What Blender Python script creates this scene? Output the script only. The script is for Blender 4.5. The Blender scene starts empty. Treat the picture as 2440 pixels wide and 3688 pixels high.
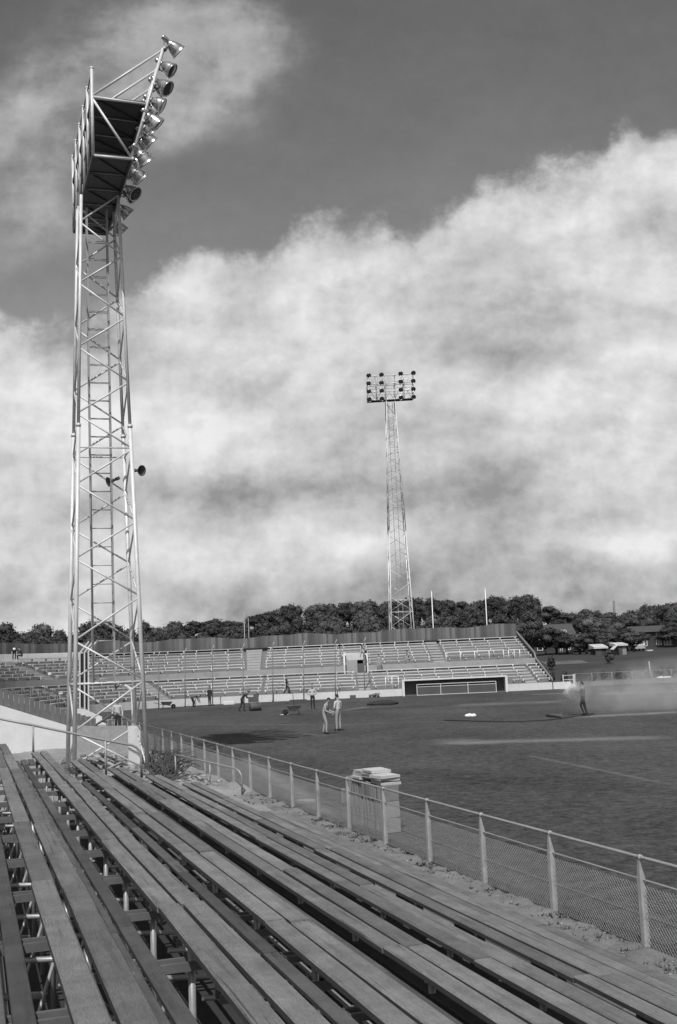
import bpy, bmesh, math, random
from mathutils import Vector, Matrix, Quaternion
import mathutils.noise as mn
PI = math.pi
R_ = random.Random(7)
sc = bpy.context.scene
COL = sc.collection
# ------------------------------------------------------------------ camera
H = 3.3817; PITCH = 0.1320; ROLL = -0.0438; FPX = 4065.7; ANG = 0.3179
_f = Vector((0, math.cos(PITCH), math.sin(PITCH))); _u = Vector((0, -math.sin(PITCH), math.cos(PITCH))); _x = Vector((1, 0, 0))
CX = math.cos(ROLL) * _x + math.sin(ROLL) * _u; CU = -math.sin(ROLL) * _x + math.cos(ROLL) * _u; CF = _f
cam_d = bpy.data.cameras.new('camera'); cam = bpy.data.objects.new('camera', cam_d); COL.objects.link(cam)
cam_d.sensor_fit = 'VERTICAL'; cam_d.sensor_height = 36.0; cam_d.lens = 36.0 * FPX / 3688.0
cam_d.clip_start = 0.05; cam_d.clip_end = 6000
cam.matrix_world = Matrix(((CX.x, CU.x, -CF.x, 0), (CX.y, CU.y, -CF.y, 0), (CX.z, CU.z, -CF.z, H), (0, 0, 0, 1)))
sc.camera = cam
sc.view_settings.view_transform = 'Standard'; sc.view_settings.look = 'None'; sc.view_settings.exposure = 0.0; sc.view_settings.gamma = 1.0
# ------------------------------------------------------------------ sun
SUN_EL = math.radians(53.0); SUN_AZ = math.radians(9.0)     # behind the camera, a little to the left
TO_SUN = Vector((-math.sin(SUN_AZ) * math.cos(SUN_EL), -math.cos(SUN_AZ) * math.cos(SUN_EL), math.sin(SUN_EL)))
sun_d = bpy.data.lights.new('sun', 'SUN'); sun_d.energy = 3.9; sun_d.angle = math.radians(0.5); sun_d.color = (1, 1, 1)
sun = bpy.data.objects.new('sun', sun_d); COL.objects.link(sun)
sun.rotation_mode = 'QUATERNION'; sun.rotation_quaternion = TO_SUN.to_track_quat('Z', 'Y'); sun.location = (0, -20, 40)

# measuring helpers: photo pixel -> direction / place in the world
def ray(px, py): return CF + (px - 1220) / FPX * CX - (py - 1844) / FPX * CU
def on_z(px, py, z=0.0):
    d = ray(px, py); return Vector((0, 0, H)) + d * ((z - H) / d.z)
def on_y(px, py, y):
    d = ray(px, py); return Vector((0, 0, H)) + d * (y / d.y)
UD = Vector((-math.sin(ANG), math.cos(ANG), 0)); RD = Vector((math.cos(ANG), math.sin(ANG), 0)); ZD = Vector((0, 0, 1))
def on_s(px, py, s):
    d = ray(px, py); return Vector((0, 0, H)) + d * (s / d.dot(UD))
def W(a, s, z=0.0): return RD * a + UD * s + ZD * z

# ------------------------------------------------------------------ world: sky texture + clouds, a black-and-white photograph
world = bpy.data.worlds.new("World"); sc.world = world; world.use_nodes = True
def build_world():
    nt = world.node_tree; nt.nodes.clear()
    N = lambda t, **k: (lambda n: ([setattr(n, a, b) for a, b in k.items()], n)[1])(nt.nodes.new(t))
    L = nt.links.new
    def math_(op, a, b=None, c=None, clamp=False):
        n = N('ShaderNodeMath', operation=op, use_clamp=clamp)
        for i, v in enumerate((a, b, c)):
            if v is None: continue
            if isinstance(v, (int, float)): n.inputs[i].default_value = v
            else: L(v, n.inputs[i])
        return n.outputs[0]
    out = N('ShaderNodeOutputWorld'); bg = N('ShaderNodeBackground'); bg.inputs['Strength'].default_value = 0.1
    L(bg.outputs[0], out.inputs[0])
    sky = N('ShaderNodeTexSky', sky_type='NISHITA', sun_disc=False, sun_elevation=SUN_EL, sun_rotation=PI + SUN_AZ, air_density=1.0, dust_density=1.2, ozone_density=1.0)
    sep = N('ShaderNodeSeparateColor'); L(sky.outputs[0], sep.inputs[0])
    sky_r = sep.outputs[0]                                    # red-filter black and white
    tc = N('ShaderNodeTexCoord'); sx = N('ShaderNodeSeparateXYZ'); L(tc.outputs['Generated'], sx.inputs[0])
    yy = math_('MAXIMUM', math_('ABSOLUTE', sx.outputs[1]), 0.08)
    u0 = math_('DIVIDE', sx.outputs[0], yy); v0 = math_('DIVIDE', sx.outputs[2], yy)
    def comb(a, b, c=0.0):
        n = N('ShaderNodeCombineXYZ')
        for i, v in enumerate((a, b, c)):
            if isinstance(v, (int, float)): n.inputs[i].default_value = v
            else: L(v, n.inputs[i])
        return n.outputs[0]
    def noise(vec, scale, detail=6, rough=0.55, off=0.0):
        n = N('ShaderNodeTexNoise'); n.inputs['Scale'].default_value = scale; n.inputs['Detail'].default_value = detail; n.inputs['Roughness'].default_value = rough
        m = N('ShaderNodeMapping'); m.inputs['Location'].default_value = (off, off * .7, off * .3); L(vec, m.inputs[0]); L(m.outputs[0], n.inputs['Vector'])
        return math_('SUBTRACT', n.outputs[0], 0.5)
    base = comb(u0, v0)
    wx = noise(base, 5.0, 7, .6, 3.1); wy = noise(base, 5.0, 7, .6, 9.7)
    u = math_('MULTIPLY_ADD', wx, 0.10, u0); v = math_('MULTIPLY_ADD', wy, 0.10, v0)
    k = 2440 / 1568.0
    def uv(x, y):
        d = ray(x * k, y * k); return d.x / d.y, d.z / d.y
    def gauss(x, y, rx, ry, amp, uu=None, vv=None):
        cu, cv = uv(x, y); su = rx * k / FPX; sv = ry * k / FPX
        a = math_('DIVIDE', math_('SUBTRACT', uu or u, cu), su); b = math_('DIVIDE', math_('SUBTRACT', vv or v, cv), sv)
        r2 = math_('ADD', math_('MULTIPLY', a, a), math_('MULTIPLY', b, b))
        return math_('MULTIPLY', math_('EXPONENT', math_('MULTIPLY', r2, -1.0)), amp)
    def total(items):
        t = None
        for g in items:
            t = g if t is None else math_('ADD', t, g)
        return t
    # upper edge of the big cloud bank
    edge = [(-40, 742), (60, 740), (110, 728), (170, 742), (240, 700), (300, 655), (345, 650), (372, 622), (430, 600), (520, 588), (600, 555), (690, 522), (760, 488), (830, 482), (880, 500), (925, 545), (1000, 518), (1080, 462), (1120, 418), (1200, 398), (1300, 368), (1395, 340), (1420, 292), (1470, 262), (1500, 300), (1568, 268), (1620, 250)]
    fc = N('ShaderNodeFloatCurve'); cv = fc.mapping.curves[0]
    pts = []
    for (x, y) in edge:
        a, b = uv(x, y); pts.append(((a + .34) / .72, b))
    pts.sort()
    while len(cv.points) < len(pts): cv.points.new(.5, .5)
    for p, q in zip(cv.points, pts): p.location = (min(max(q[0], 0), 1), q[1]); p.handle_type = 'AUTO'
    fc.mapping.update()
    ux = math_('MULTIPLY_ADD', wx, 0.035, u0)
    L(math_('DIVIDE', math_('ADD', ux, .34), .72, clamp=True), fc.inputs['Value'])
    dist = math_('SUBTRACT', fc.outputs[0], v0)              # >0 inside the bank
    n_f = noise(base, 16.0, 8, .62, 1.3); n_m = noise(comb(u0, math_('MULTIPLY', v0, 1.7)), 7.0, 8, .58, 5.5); n_l = noise(comb(u0, math_('MULTIPLY', v0, 2.4)), 3.4, 5, .5, 2.2); lit = comb(math_('ADD', u0, -.010), math_('ADD', v0, .012)); rel = math_('SUBTRACT', noise(base, 11.0, 8, .6, 4.4), noise(lit, 11.0, 8, .6, 4.4)); rel2 = math_('SUBTRACT', noise(base, 26.0, 6, .6, 8.4), noise(comb(math_('ADD', u0, -.005), math_('ADD', v0, .006)), 26.0, 6, .6, 8.4)); mott = noise(base, 60.0, 4, .7, 1.9)
    n_b = math_('SUBTRACT', .22, math_('ABSOLUTE', math_('ADD', noise(comb(u0, math_('MULTIPLY', v0, 1.5)), 9.0, 6, .55, 7.7), math_('MULTIPLY', n_f, .25))))
    dn = math_('ADD', dist, math_('ADD', math_('MULTIPLY', n_f, 0.095), math_('MULTIPLY', n_m, 0.055)))
    mr = N('ShaderNodeMapRange', interpolation_type='SMOOTHSTEP'); L(dn, mr.inputs[0]); mr.inputs[1].default_value = -0.006; mr.inputs[2].default_value = 0.024
    bank = mr.outputs[0]
    # loose grey cloud upper left
    wisp = total([gauss(300, 120, 200, 140, .9), gauss(520, 110, 170, 130, .8), gauss(620, 130, 90, 70, .25), gauss(40, 300, 170, 210, .75), gauss(110, 520, 140, 130, .45), gauss(330, 300, 200, 90, .35), gauss(480, 250, 160, 90, .32), gauss(0, 640, 120, 80, .25)])
    wisp = math_('MULTIPLY', math_('MULTIPLY_ADD', n_m, 2.2, math_('MULTIPLY_ADD', n_f, 1.6, 1.0)), wisp)
    mr2 = N('ShaderNodeMapRange', interpolation_type='SMOOTHSTEP'); L(wisp, mr2.inputs[0]); mr2.inputs[1].default_value = 0.08; mr2.inputs[2].default_value = .95; mr2.inputs[4].default_value = .85
    # brightness of the bank
    tone = total([gauss(700, 1140, 380, 75, -.26), gauss(600, 745, 130, 50, -.10), gauss(1180, 1110, 230, 80, -.17), gauss(900, 740, 200, 110, .10), gauss(1270, 930, 170, 110, .14), gauss(1330, 480, 260, 110, .10), gauss(440, 680, 160, 60, .06),
                  gauss(420, 1010, 170, 45, .10), gauss(820, 1250, 110, 28, .17), gauss(1430, 1230, 170, 35, .22), gauss(600, 1390, 900, 60, -.14), gauss(1180, 805, 150, 40, -.14), gauss(1480, 520, 100, 60, -.16), gauss(1450, 800, 120, 120, .10), gauss(80, 900, 150, 120, .04), gauss(320, 1150, 160, 50, -.10), gauss(1350, 1130, 150, 50, .04), gauss(100, 1250, 180, 80, -.06), gauss(1050, 1330, 500, 60, -.06), gauss(784, 1390, 1300, 70, -.03), gauss(1130, 1340, 220, 70, .16), gauss(560, 1080, 120, 60, .06), gauss(1000, 960, 300, 60, -.07), gauss(560, 880, 140, 70, .05), gauss(200, 1000, 120, 60, .05), gauss(1250, 700, 120, 60, -.05)])
    tone = math_('ADD', tone, math_('ADD', math_('ADD', math_('MULTIPLY', n_l, .75), math_('MULTIPLY', n_b, .65)), math_('ADD', math_('ADD', math_('MULTIPLY', n_m, .48), math_('MULTIPLY', mott, .06)), math_('ADD', math_('MULTIPLY', n_f, .22), math_('ADD', math_('MULTIPLY', rel, .45), math_('MULTIPLY', rel2, .22))))))
    tone = math_('ADD', math_('MULTIPLY', tone, 1.15), .51)
    edge_lit = math_('MULTIPLY', math_('EXPONENT', math_('MULTIPLY', math_('MULTIPLY', dn, dn), -900.0)), -.08)
    tone = math_('MINIMUM', math_('MAXIMUM', math_('ADD', tone, edge_lit), math_('MULTIPLY_ADD', n_m, .25, math_('MULTIPLY_ADD', n_f, .12, .31))), math_('MULTIPLY_ADD', n_f, .15, .84))
    gap = N('ShaderNodeMapRange'); L(v0, gap.inputs[0]); gap.inputs[1].default_value = 0.0; gap.inputs[2].default_value = 0.9; gap.inputs[3].default_value = 1.25; gap.inputs[4].default_value = 0.80
    blue = math_('MULTIPLY', math_('MULTIPLY', sky_r, SKY_GAIN), math_('MULTIPLY', gap.outputs[0], math_('ADD', 1.0, math_('ADD', math_('MULTIPLY', mott, .18), math_('MULTIPLY', n_m, .35)))))
    def mix(f, a, b): return math_('ADD', math_('MULTIPLY', a, math_('SUBTRACT', 1.0, f)), math_('MULTIPLY', b, f))
    col = mix(mr2.outputs[0], blue, math_('MULTIPLY_ADD', n_f, 1.6, math_('MULTIPLY_ADD', rel, 6.0, math_('MULTIPLY_ADD', n_m, 1.8, 4.5))))
    col = mix(bank, col, math_('MULTIPLY', tone, 10.0))
    col = math_('MAXIMUM', col, 0.3)
    L(comb(col, col, col), bg.inputs['Color'])
SKY_GAIN = 1.38
build_world()

# ------------------------------------------------------------------ helpers: materials
def mat(name, base, rough=0.8, var=0.25, scale=4.0, detail=6, stretch=None, bump=0.0, bscale=30.0, rnd=0.0, metal=0.0, fine=0.0, spec=0.3, rot=0.0, island=0.0, stain=0.0, blot=0.0, crack=0.0):
    m = bpy.data.materials.new(name); m.use_nodes = True; nt = m.node_tree; L = nt.links.new
    b = nt.nodes['Principled BSDF']; b.inputs['Roughness'].default_value = rough; b.inputs['Metallic'].default_value = metal; b.inputs['Specular IOR Level'].default_value = spec
    tc = nt.nodes.new('ShaderNodeTexCoord'); mp = nt.nodes.new('ShaderNodeMapping'); L(tc.outputs['Object'], mp.inputs[0])
    mp.vector_type = 'TEXTURE' if rot else 'POINT'
    if rot: mp.inputs['Rotation'].default_value = (0, 0, rot)
    src = mp.outputs[0]
    if stretch:
        m2 = nt.nodes.new('ShaderNodeMapping'); m2.inputs['Scale'].default_value = stretch; L(src, m2.inputs[0]); src = m2.outputs[0]
    def mth(op, a, c):
        n = nt.nodes.new('ShaderNodeMath'); n.operation = op
        for i, v in enumerate((a, c)):
            if isinstance(v, (int, float)): n.inputs[i].default_value = v
            else: L(v, n.inputs[i])
        return n.outputs[0]
    def nz(s, d, r=.6, vin=None):
        n = nt.nodes.new('ShaderNodeTexNoise'); n.inputs['Scale'].default_value = s; n.inputs['Detail'].default_value = d; n.inputs['Roughness'].default_value = r
        vec = vin or src
        if rnd or True:
            oi = nt.nodes.new('ShaderNodeObjectInfo'); ad = nt.nodes.new('ShaderNodeVectorMath'); ad.operation = 'ADD'; L(vec, ad.inputs[0])
            ml = nt.nodes.new('ShaderNodeVectorMath'); ml.operation = 'SCALE'; cmb = nt.nodes.new('ShaderNodeCombineXYZ')
            L(oi.outputs['Random'], cmb.inputs[0]); L(oi.outputs['Random'], cmb.inputs[1]); L(cmb.outputs[0], ml.inputs[0]); ml.inputs['Scale'].default_value = 37.0
            L(ml.outputs[0], ad.inputs[1]); vec = ad.outputs[0]
        L(vec, n.inputs['Vector']); return n.outputs[0]
    fac = mth('ADD', mth('MULTIPLY', mth('SUBTRACT', nz(scale, detail), .5), var * 2.4), 1.0)
    if fine: fac = mth('MULTIPLY', fac, mth('ADD', mth('MULTIPLY', mth('SUBTRACT', nz(scale * 14, 4, .7), .5), fine * 2.4), 1.0))
    if crack:
        mc = nt.nodes.new('ShaderNodeMapping'); mc.inputs['Scale'].default_value = (34, .55, 34); L(mp.outputs[0], mc.inputs[0]); ck = nz(1.0, 3, .5, mc.outputs[0]); mr_ = nt.nodes.new('ShaderNodeMapRange'); L(ck, mr_.inputs[0]); mr_.inputs[1].default_value = .64; mr_.inputs[2].default_value = .70; mr_.inputs[3].default_value = 1.0; mr_.inputs[4].default_value = 1.0 - crack
        fac = mth('MULTIPLY', fac, mr_.outputs[0])
    if blot:
        fac = mth('MULTIPLY', fac, mth('ADD', mth('MULTIPLY', mth('SUBTRACT', nz(2.6, 7, .72, mp.outputs[0]), .5), blot * 2.2), 1.0))
    if stain:
        st = nz(scale * .45, 5, .65); mrn = nt.nodes.new('ShaderNodeMapRange'); L(st, mrn.inputs[0]); mrn.inputs[1].default_value = .56; mrn.inputs[2].default_value = .72; mrn.inputs[3].default_value = 1.0; mrn.inputs[4].default_value = 1.0 - stain
        fac = mth('MULTIPLY', fac, mrn.outputs[0])
    if rnd:
        oi = nt.nodes.new('ShaderNodeObjectInfo'); fac = mth('MULTIPLY', fac, mth('ADD', mth('MULTIPLY', mth('SUBTRACT', oi.outputs['Random'], .5), rnd * 2), 1.0))
    if island:
        g = nt.nodes.new('ShaderNodeNewGeometry'); fac = mth('MULTIPLY', fac, mth('ADD', mth('MULTIPLY', mth('SUBTRACT', g.outputs['Random Per Island'], .5), island * 2), 1.0))
    v = mth('MAXIMUM', mth('MULTIPLY', fac, base), base * .15)
    cc = nt.nodes.new('ShaderNodeCombineColor')
    for i in range(3): L(v, cc.inputs[i])
    L(cc.outputs[0], b.inputs['Base Color'])
    if bump:
        bp = nt.nodes.new('ShaderNodeBump'); bp.inputs['Strength'].default_value = bump; bp.inputs['Distance'].default_value = .02
        L(nz(bscale, 6, .7), bp.inputs['Height']); L(bp.outputs[0], b.inputs['Normal'])
    return m
STEEL = mat('galvanised_steel', .58, .5, .22, 2.5, metal=.15, fine=.1, spec=.5, stain=.25)
STEEL_D = mat('weathered_steel', .30, .5, .3, 3, metal=.25, fine=.15)
PIPE = mat('scaffold_pipe', .32, .42, .3, 3, metal=.3, fine=.2, spec=.5, stain=.4)
RUSTY = mat('dark_iron', .10, .6, .3, 6, metal=.2)
SEAT = mat('weathered_bench_board', .160, .8, .30, 1.1, stretch=(13, 1.0, 13), bump=.6, bscale=7, rnd=.26, fine=.60, rot=ANG, stain=.34, blot=.6, crack=.6)
EDGE = mat('shaded_board_edge', .05, .9, .35, 3, fine=.3)  # board sides coloured dark to stand in for shade in the gaps
FOOT = mat('dark_footboard', .085, .85, .2, 1.6, stretch=(14, 1.0, 14), bump=.35, bscale=6, rnd=.3, fine=.4, rot=ANG, stain=.3, blot=.6, crack=.5)
FARSEAT = mat('far_bench_board', .50, .8, .25, 1.2, rnd=.25, fine=.15)
TERR = mat('terrace_boards', .21, .9, .3, .9, fine=.25)
WHITEP = mat('pale_concrete_support', .62, .7, .15, 2)
TICK = mat('pale_bench_support', .56, .8, .2, 2, rnd=.25)
SUPP = mat('grey_support', .50, .8, .15, 2)
CONC = mat('pale_concrete', .60, .9, .14, 1.1, bump=.3, bscale=22, fine=.16, stain=.2)
CONC_W = mat('white_concrete', .58, .9, .16, .8, fine=.2, stain=.45, bump=.15, bscale=25)
CONC_D = mat('dark_concrete', .12, .9, .25, 1.5, fine=.2)
STAIRM = mat('stair_concrete', .34, .9, .15, 1.5, fine=.15)
BOARDS = mat('dark_fence_boards', .115, .85, .25, 1.2, stretch=(3, 3, .4), island=.45, fine=.12)
BLACK = mat('black_paint', .02, .6, .2, 3)
DARKWOOD = mat('dark_timber', .07, .85, .3, 2, fine=.2)
PALEWOOD = mat('pale_timber', .34, .85, .25, 2, fine=.2, rnd=.3)
GLASS_D = mat('lamp_glass', .03, .12, .2, 3, spec=.8)
ALU = mat('spun_aluminium', .50, .26, .2, 4, metal=.8, spec=.5)
SOIL = mat('pale_soil', .235, .95, .35, 1.5, bump=.8, bscale=9, fine=.35, stain=.4)
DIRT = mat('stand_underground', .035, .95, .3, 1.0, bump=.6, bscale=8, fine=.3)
STONE = mat('rubble_stone', .21, .9, .35, 5, island=.4, fine=.2)
SLAB = mat('paving_concrete', .20, .92, .2, 5, rnd=.3, fine=.25, bump=.3, bscale=30)
SLAB_L = mat('pale_paving_concrete', .40, .92, .18, 5, rnd=.15, fine=.2, bump=.3, bscale=30)
LEAF = [mat('foliage_%s' % n, b, .7, .3, .6, rnd=.26, island=.38) for n, b in (('dark', .038), ('mid', .055), ('pale', .11))]
BARK = mat('bark', .06, .9, .3, 3, stretch=(4, 4, 1))
BRICK = mat('dark_brick', .05, .9, .25, 2, fine=.2)
TILE = mat('roof_tiles', .07, .8, .3, 1.5, fine=.3)
WHITE = mat('white_paint', .78, .5, .06, 3)
SKIN = mat('skin', .30, .6, .1, 8); SHIRT_W = mat('white_shirt', .46, .85, .14, 9); OVERALL = mat('pale_overall', .30, .9, .22, 7)
CLOTH_D = mat('dark_cloth', .035, .9, .25, 7); HAIR = mat('dark_hair', .02, .7, .2, 9); SHOE = mat('dark_shoe', .02, .5, .1, 9); CLOTH_M = mat('grey_cloth', .12, .9, .2, 7)
HOSE = mat('hose_rubber', .02, .6, .2, 3)
WIRE = mat('fence_wire', .48, .45, .15, 3, metal=.3, spec=.5)

# ------------------------------------------------------------------ helpers: meshes and things
class MB:
    def __init__(s): s.v = []; s.f = []; s.sm = []; s.mi = []; s.m = 0
    def add(s, vs, fs, smooth=False):
        o = len(s.v); s.v.extend([Vector(p) for p in vs])
        for f in fs: s.f.append([i + o for i in f]); s.sm.append(smooth); s.mi.append(s.m)
        return s
    def box(s, c, sx, sy, sz, X=RD, Y=UD, Z=ZD):
        c = Vector(c); X = Vector(X) * sx / 2; Y = Vector(Y) * sy / 2; Z = Vector(Z) * sz / 2
        p = [c + i * X + j * Y + k * Z for k in (-1, 1) for (i, j) in ((-1, -1), (1, -1), (1, 1), (-1, 1))]
        return s.add(p, [(3, 2, 1, 0), (4, 5, 6, 7), (0, 1, 5, 4), (1, 2, 6, 5), (2, 3, 7, 6), (3, 0, 4, 7)])
    def beam(s, a, b, w, h, up=ZD):            # rectangular bar from a to b, w across, h along "up"
        a = Vector(a); b = Vector(b); d = (b - a); l = d.length; d.normalize()
        side = d.cross(up)
        if side.length < 1e-4: side = d.cross(RD)
        side.normalize(); u2 = side.cross(d)
        return s.box((a + b) / 2, w, l, h, side, d, u2)
    def plank(s, a, b, w, h, bev=.008, up=ZD, edge=False):  # board with bevelled long edges
        a = Vector(a); b = Vector(b); d = (b - a).normalized(); x = d.cross(up).normalized(); z = x.cross(d)
        pr = [(-w/2, -h/2), (w/2, -h/2), (w/2, h/2 - bev), (w/2 - bev, h/2), (-w/2 + bev, h/2), (-w/2, h/2 - bev)]
        n = len(pr); vs = [a + x * p + z * q for p, q in pr] + [b + x * p + z * q for p, q in pr]
        o = len(s.mi); s.add(vs, [tuple(range(n)), tuple(range(2*n - 1, n - 1, -1))] + [(i, i + n, (i + 1) % n + n, (i + 1) % n) for i in range(n)])
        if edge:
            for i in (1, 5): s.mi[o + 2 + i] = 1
        return s
    def tube(s, pts, r, n=8, cap=True):
        pts = [Vector(p) for p in pts]; rs = r if isinstance(r, (list, tuple)) else [r] * len(pts)
        rings = []; prev = None
        for i, p in enumerate(pts):
            d = (pts[min(i + 1, len(pts) - 1)] - pts[max(i - 1, 0)]).normalized()
            x = prev - d * prev.dot(d) if prev is not None else d.orthogonal()
            if x.length < 1e-5: x = d.orthogonal()
            x.normalize(); prev = x; y = d.cross(x)
            rings.append([p + (x * math.cos(2*PI*k/n) + y * math.sin(2*PI*k/n)) * rs[i] for k in range(n)])
        vs = [q for rg in rings for q in rg]; fs = []
        for i in range(len(pts) - 1):
            for k in range(n): fs.append((i*n + k, i*n + (k+1) % n, (i+1)*n + (k+1) % n, (i+1)*n + k))
        s.add(vs, fs, True)
        if cap and n > 3:
            o = len(s.v) - len(vs)
            s.f.append([o + k for k in range(n)][::-1]); s.sm.append(False); s.mi.append(s.m)
            s.f.append([o + (len(pts)-1)*n + k for k in range(n)]); s.sm.append(False); s.mi.append(s.m)
        return s
    def lathe(s, base, axis, prof, n=20):       # prof: (distance along axis, radius)
        axis = Vector(axis).normalized(); x = axis.orthogonal().normalized(); y = axis.cross(x); base = Vector(base)
        vs = [base + axis * t + (x * math.cos(2*PI*k/n) + y * math.sin(2*PI*k/n)) * r for t, r in prof for k in range(n)]
        fs = [(i*n + k, i*n + (k+1) % n, (i+1)*n + (k+1) % n, (i+1)*n + k) for i in range(len(prof)-1) for k in range(n)]
        return s.add(vs, fs, True)
    def ell(s, c, rx, ry, rz, nu=12, nv=8, jit=0.0, rnd=R_, X=None, Y=None, Z=None):
        c = Vector(c); X = Vector(X or (1,0,0)); Y = Vector(Y or (0,1,0)); Z = Vector(Z or (0,0,1)); vs = []
        for i in range(nv + 1):
            th = PI * i / nv
            for k in range(nu):
                ph = 2*PI*k/nu; j = 1 + (rnd.uniform(-jit, jit) if jit else 0)
                vs.append(c + (X*rx*math.sin(th)*math.cos(ph) + Y*ry*math.sin(th)*math.sin(ph) + Z*rz*math.cos(th)) * j)
        fs = [(i*nu + k, (i+1)*nu + k, (i+1)*nu + (k+1) % nu, i*nu + (k+1) % nu) for i in range(nv) for k in range(nu)]
        return s.add(vs, fs, True)
    def prism(s, poly, off):                    # polygon (list of points) extruded by vector off
        n = len(poly); off = Vector(off); vs = [Vector(p) for p in poly] + [Vector(p) + off for p in poly]
        return s.add(vs, [tuple(range(n))[::-1], tuple(range(n, 2*n))] + [(i, (i+1) % n, (i+1) % n + n, i + n) for i in range(n)])
    def build(s, name, m, parent=None, label=None):
        org = Vector(parent['_org']) if parent is not None and '_org' in parent else Vector((0, 0, 0))
        me = bpy.data.meshes.new(name); me.from_pydata([p - org for p in s.v], [], s.f); me.polygons.foreach_set('use_smooth', s.sm)
        for q in (m if isinstance(m, (list, tuple)) else [m]): me.materials.append(q)
        if any(s.mi): me.polygons.foreach_set('material_index', s.mi)
        me.update()
        o = bpy.data.objects.new(name, me); COL.objects.link(o)
        if parent is not None:
            o.parent = parent; o['_org'] = list(org)
        if label: o['label'] = label
        return o
ORD = ['', 'first', 'second', 'third', 'fourth', 'fifth', 'sixth', 'seventh', 'eighth', 'ninth', 'tenth', 'eleventh', 'twelfth', 'thirteenth', 'fourteenth', 'fifteenth', 'sixteenth', 'seventeenth', 'eighteenth', 'nineteenth', 'twentieth']
def thing(name, label, cat, loc=(0, 0, 0), group=None):
    o = bpy.data.objects.new(name, None); COL.objects.link(o); o.location = loc; o['_org'] = list(loc); o['label'] = label; o['category'] = cat; o['kind'] = 'thing'; o.empty_display_size = .2
    if group: o['group'] = group
    return o
def tag(o, label, cat, group=None):
    o['label'] = label; o['category'] = cat; o['kind'] = 'thing'
    if group: o['group'] = group
    return o
def recenter(o, loc):                           # moves a one-mesh thing's origin to its place
    loc = Vector(loc); o.data.transform(Matrix.Translation(-loc)); o.location = loc; return o
def kind(o, k): o['kind'] = k; return o
def copy_tree(o, parent=None):
    c = o.copy(); COL.objects.link(c)
    if parent is not None: c.parent = parent
    for ch in list(o.children): copy_tree(ch, c)
    return c
def lerp(a, b, t): return a + (b - a) * t
def sstep(a, b, x):
    t = min(max((x - a) / (b - a), 0), 1); return t*t*(3 - 2*t)
def fbm(x, y, z=0.0, s=1.0): return mn.fractal(Vector((x*s, y*s, z*s)), 1.0, 2.0, 5)

# ------------------------------------------------------------------ terrain
def terr(x, y):
    z = -0.02
    rise = 3.0 * sstep(117, 168, y) * sstep(-80, -10, x + 0.0) if x > 19 else 3.0 * sstep(128, 170, y)
    hill = 5.5 * sstep(175, 250, y) * sstep(-55, -22, x) * (1 - sstep(36, 58, x)) + 2.0 * sstep(170, 240, y)
    return z + rise + hill
def grid(name, xs, ys, fz, m):
    b = MB(); nx = len(xs); vs = [(x, y, fz(x, y)) for y in ys for x in xs]
    b.add(vs, [(j*nx + i, j*nx + i + 1, (j+1)*nx + i + 1, (j+1)*nx + i) for j in range(len(ys)-1) for i in range(nx-1)], True)
    return b.build(name, m)
FIELD = mat('rough_field', .042, .95, .5, .12, stretch=(.5, 2.2, 1), bump=.8, bscale=3, fine=.5)
xs = [-3000, -900, -400, -200] + list(range(-120, 121, 6)) + [200, 400, 900, 3000]
ys = [-400, -100, -30, 0, 40, 80, 106, 110, 114] + list(range(118, 290, 5)) + [330, 450, 800, 1800, 4500]
kind(grid('ground', xs, ys, terr, FIELD), 'structure')

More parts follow.
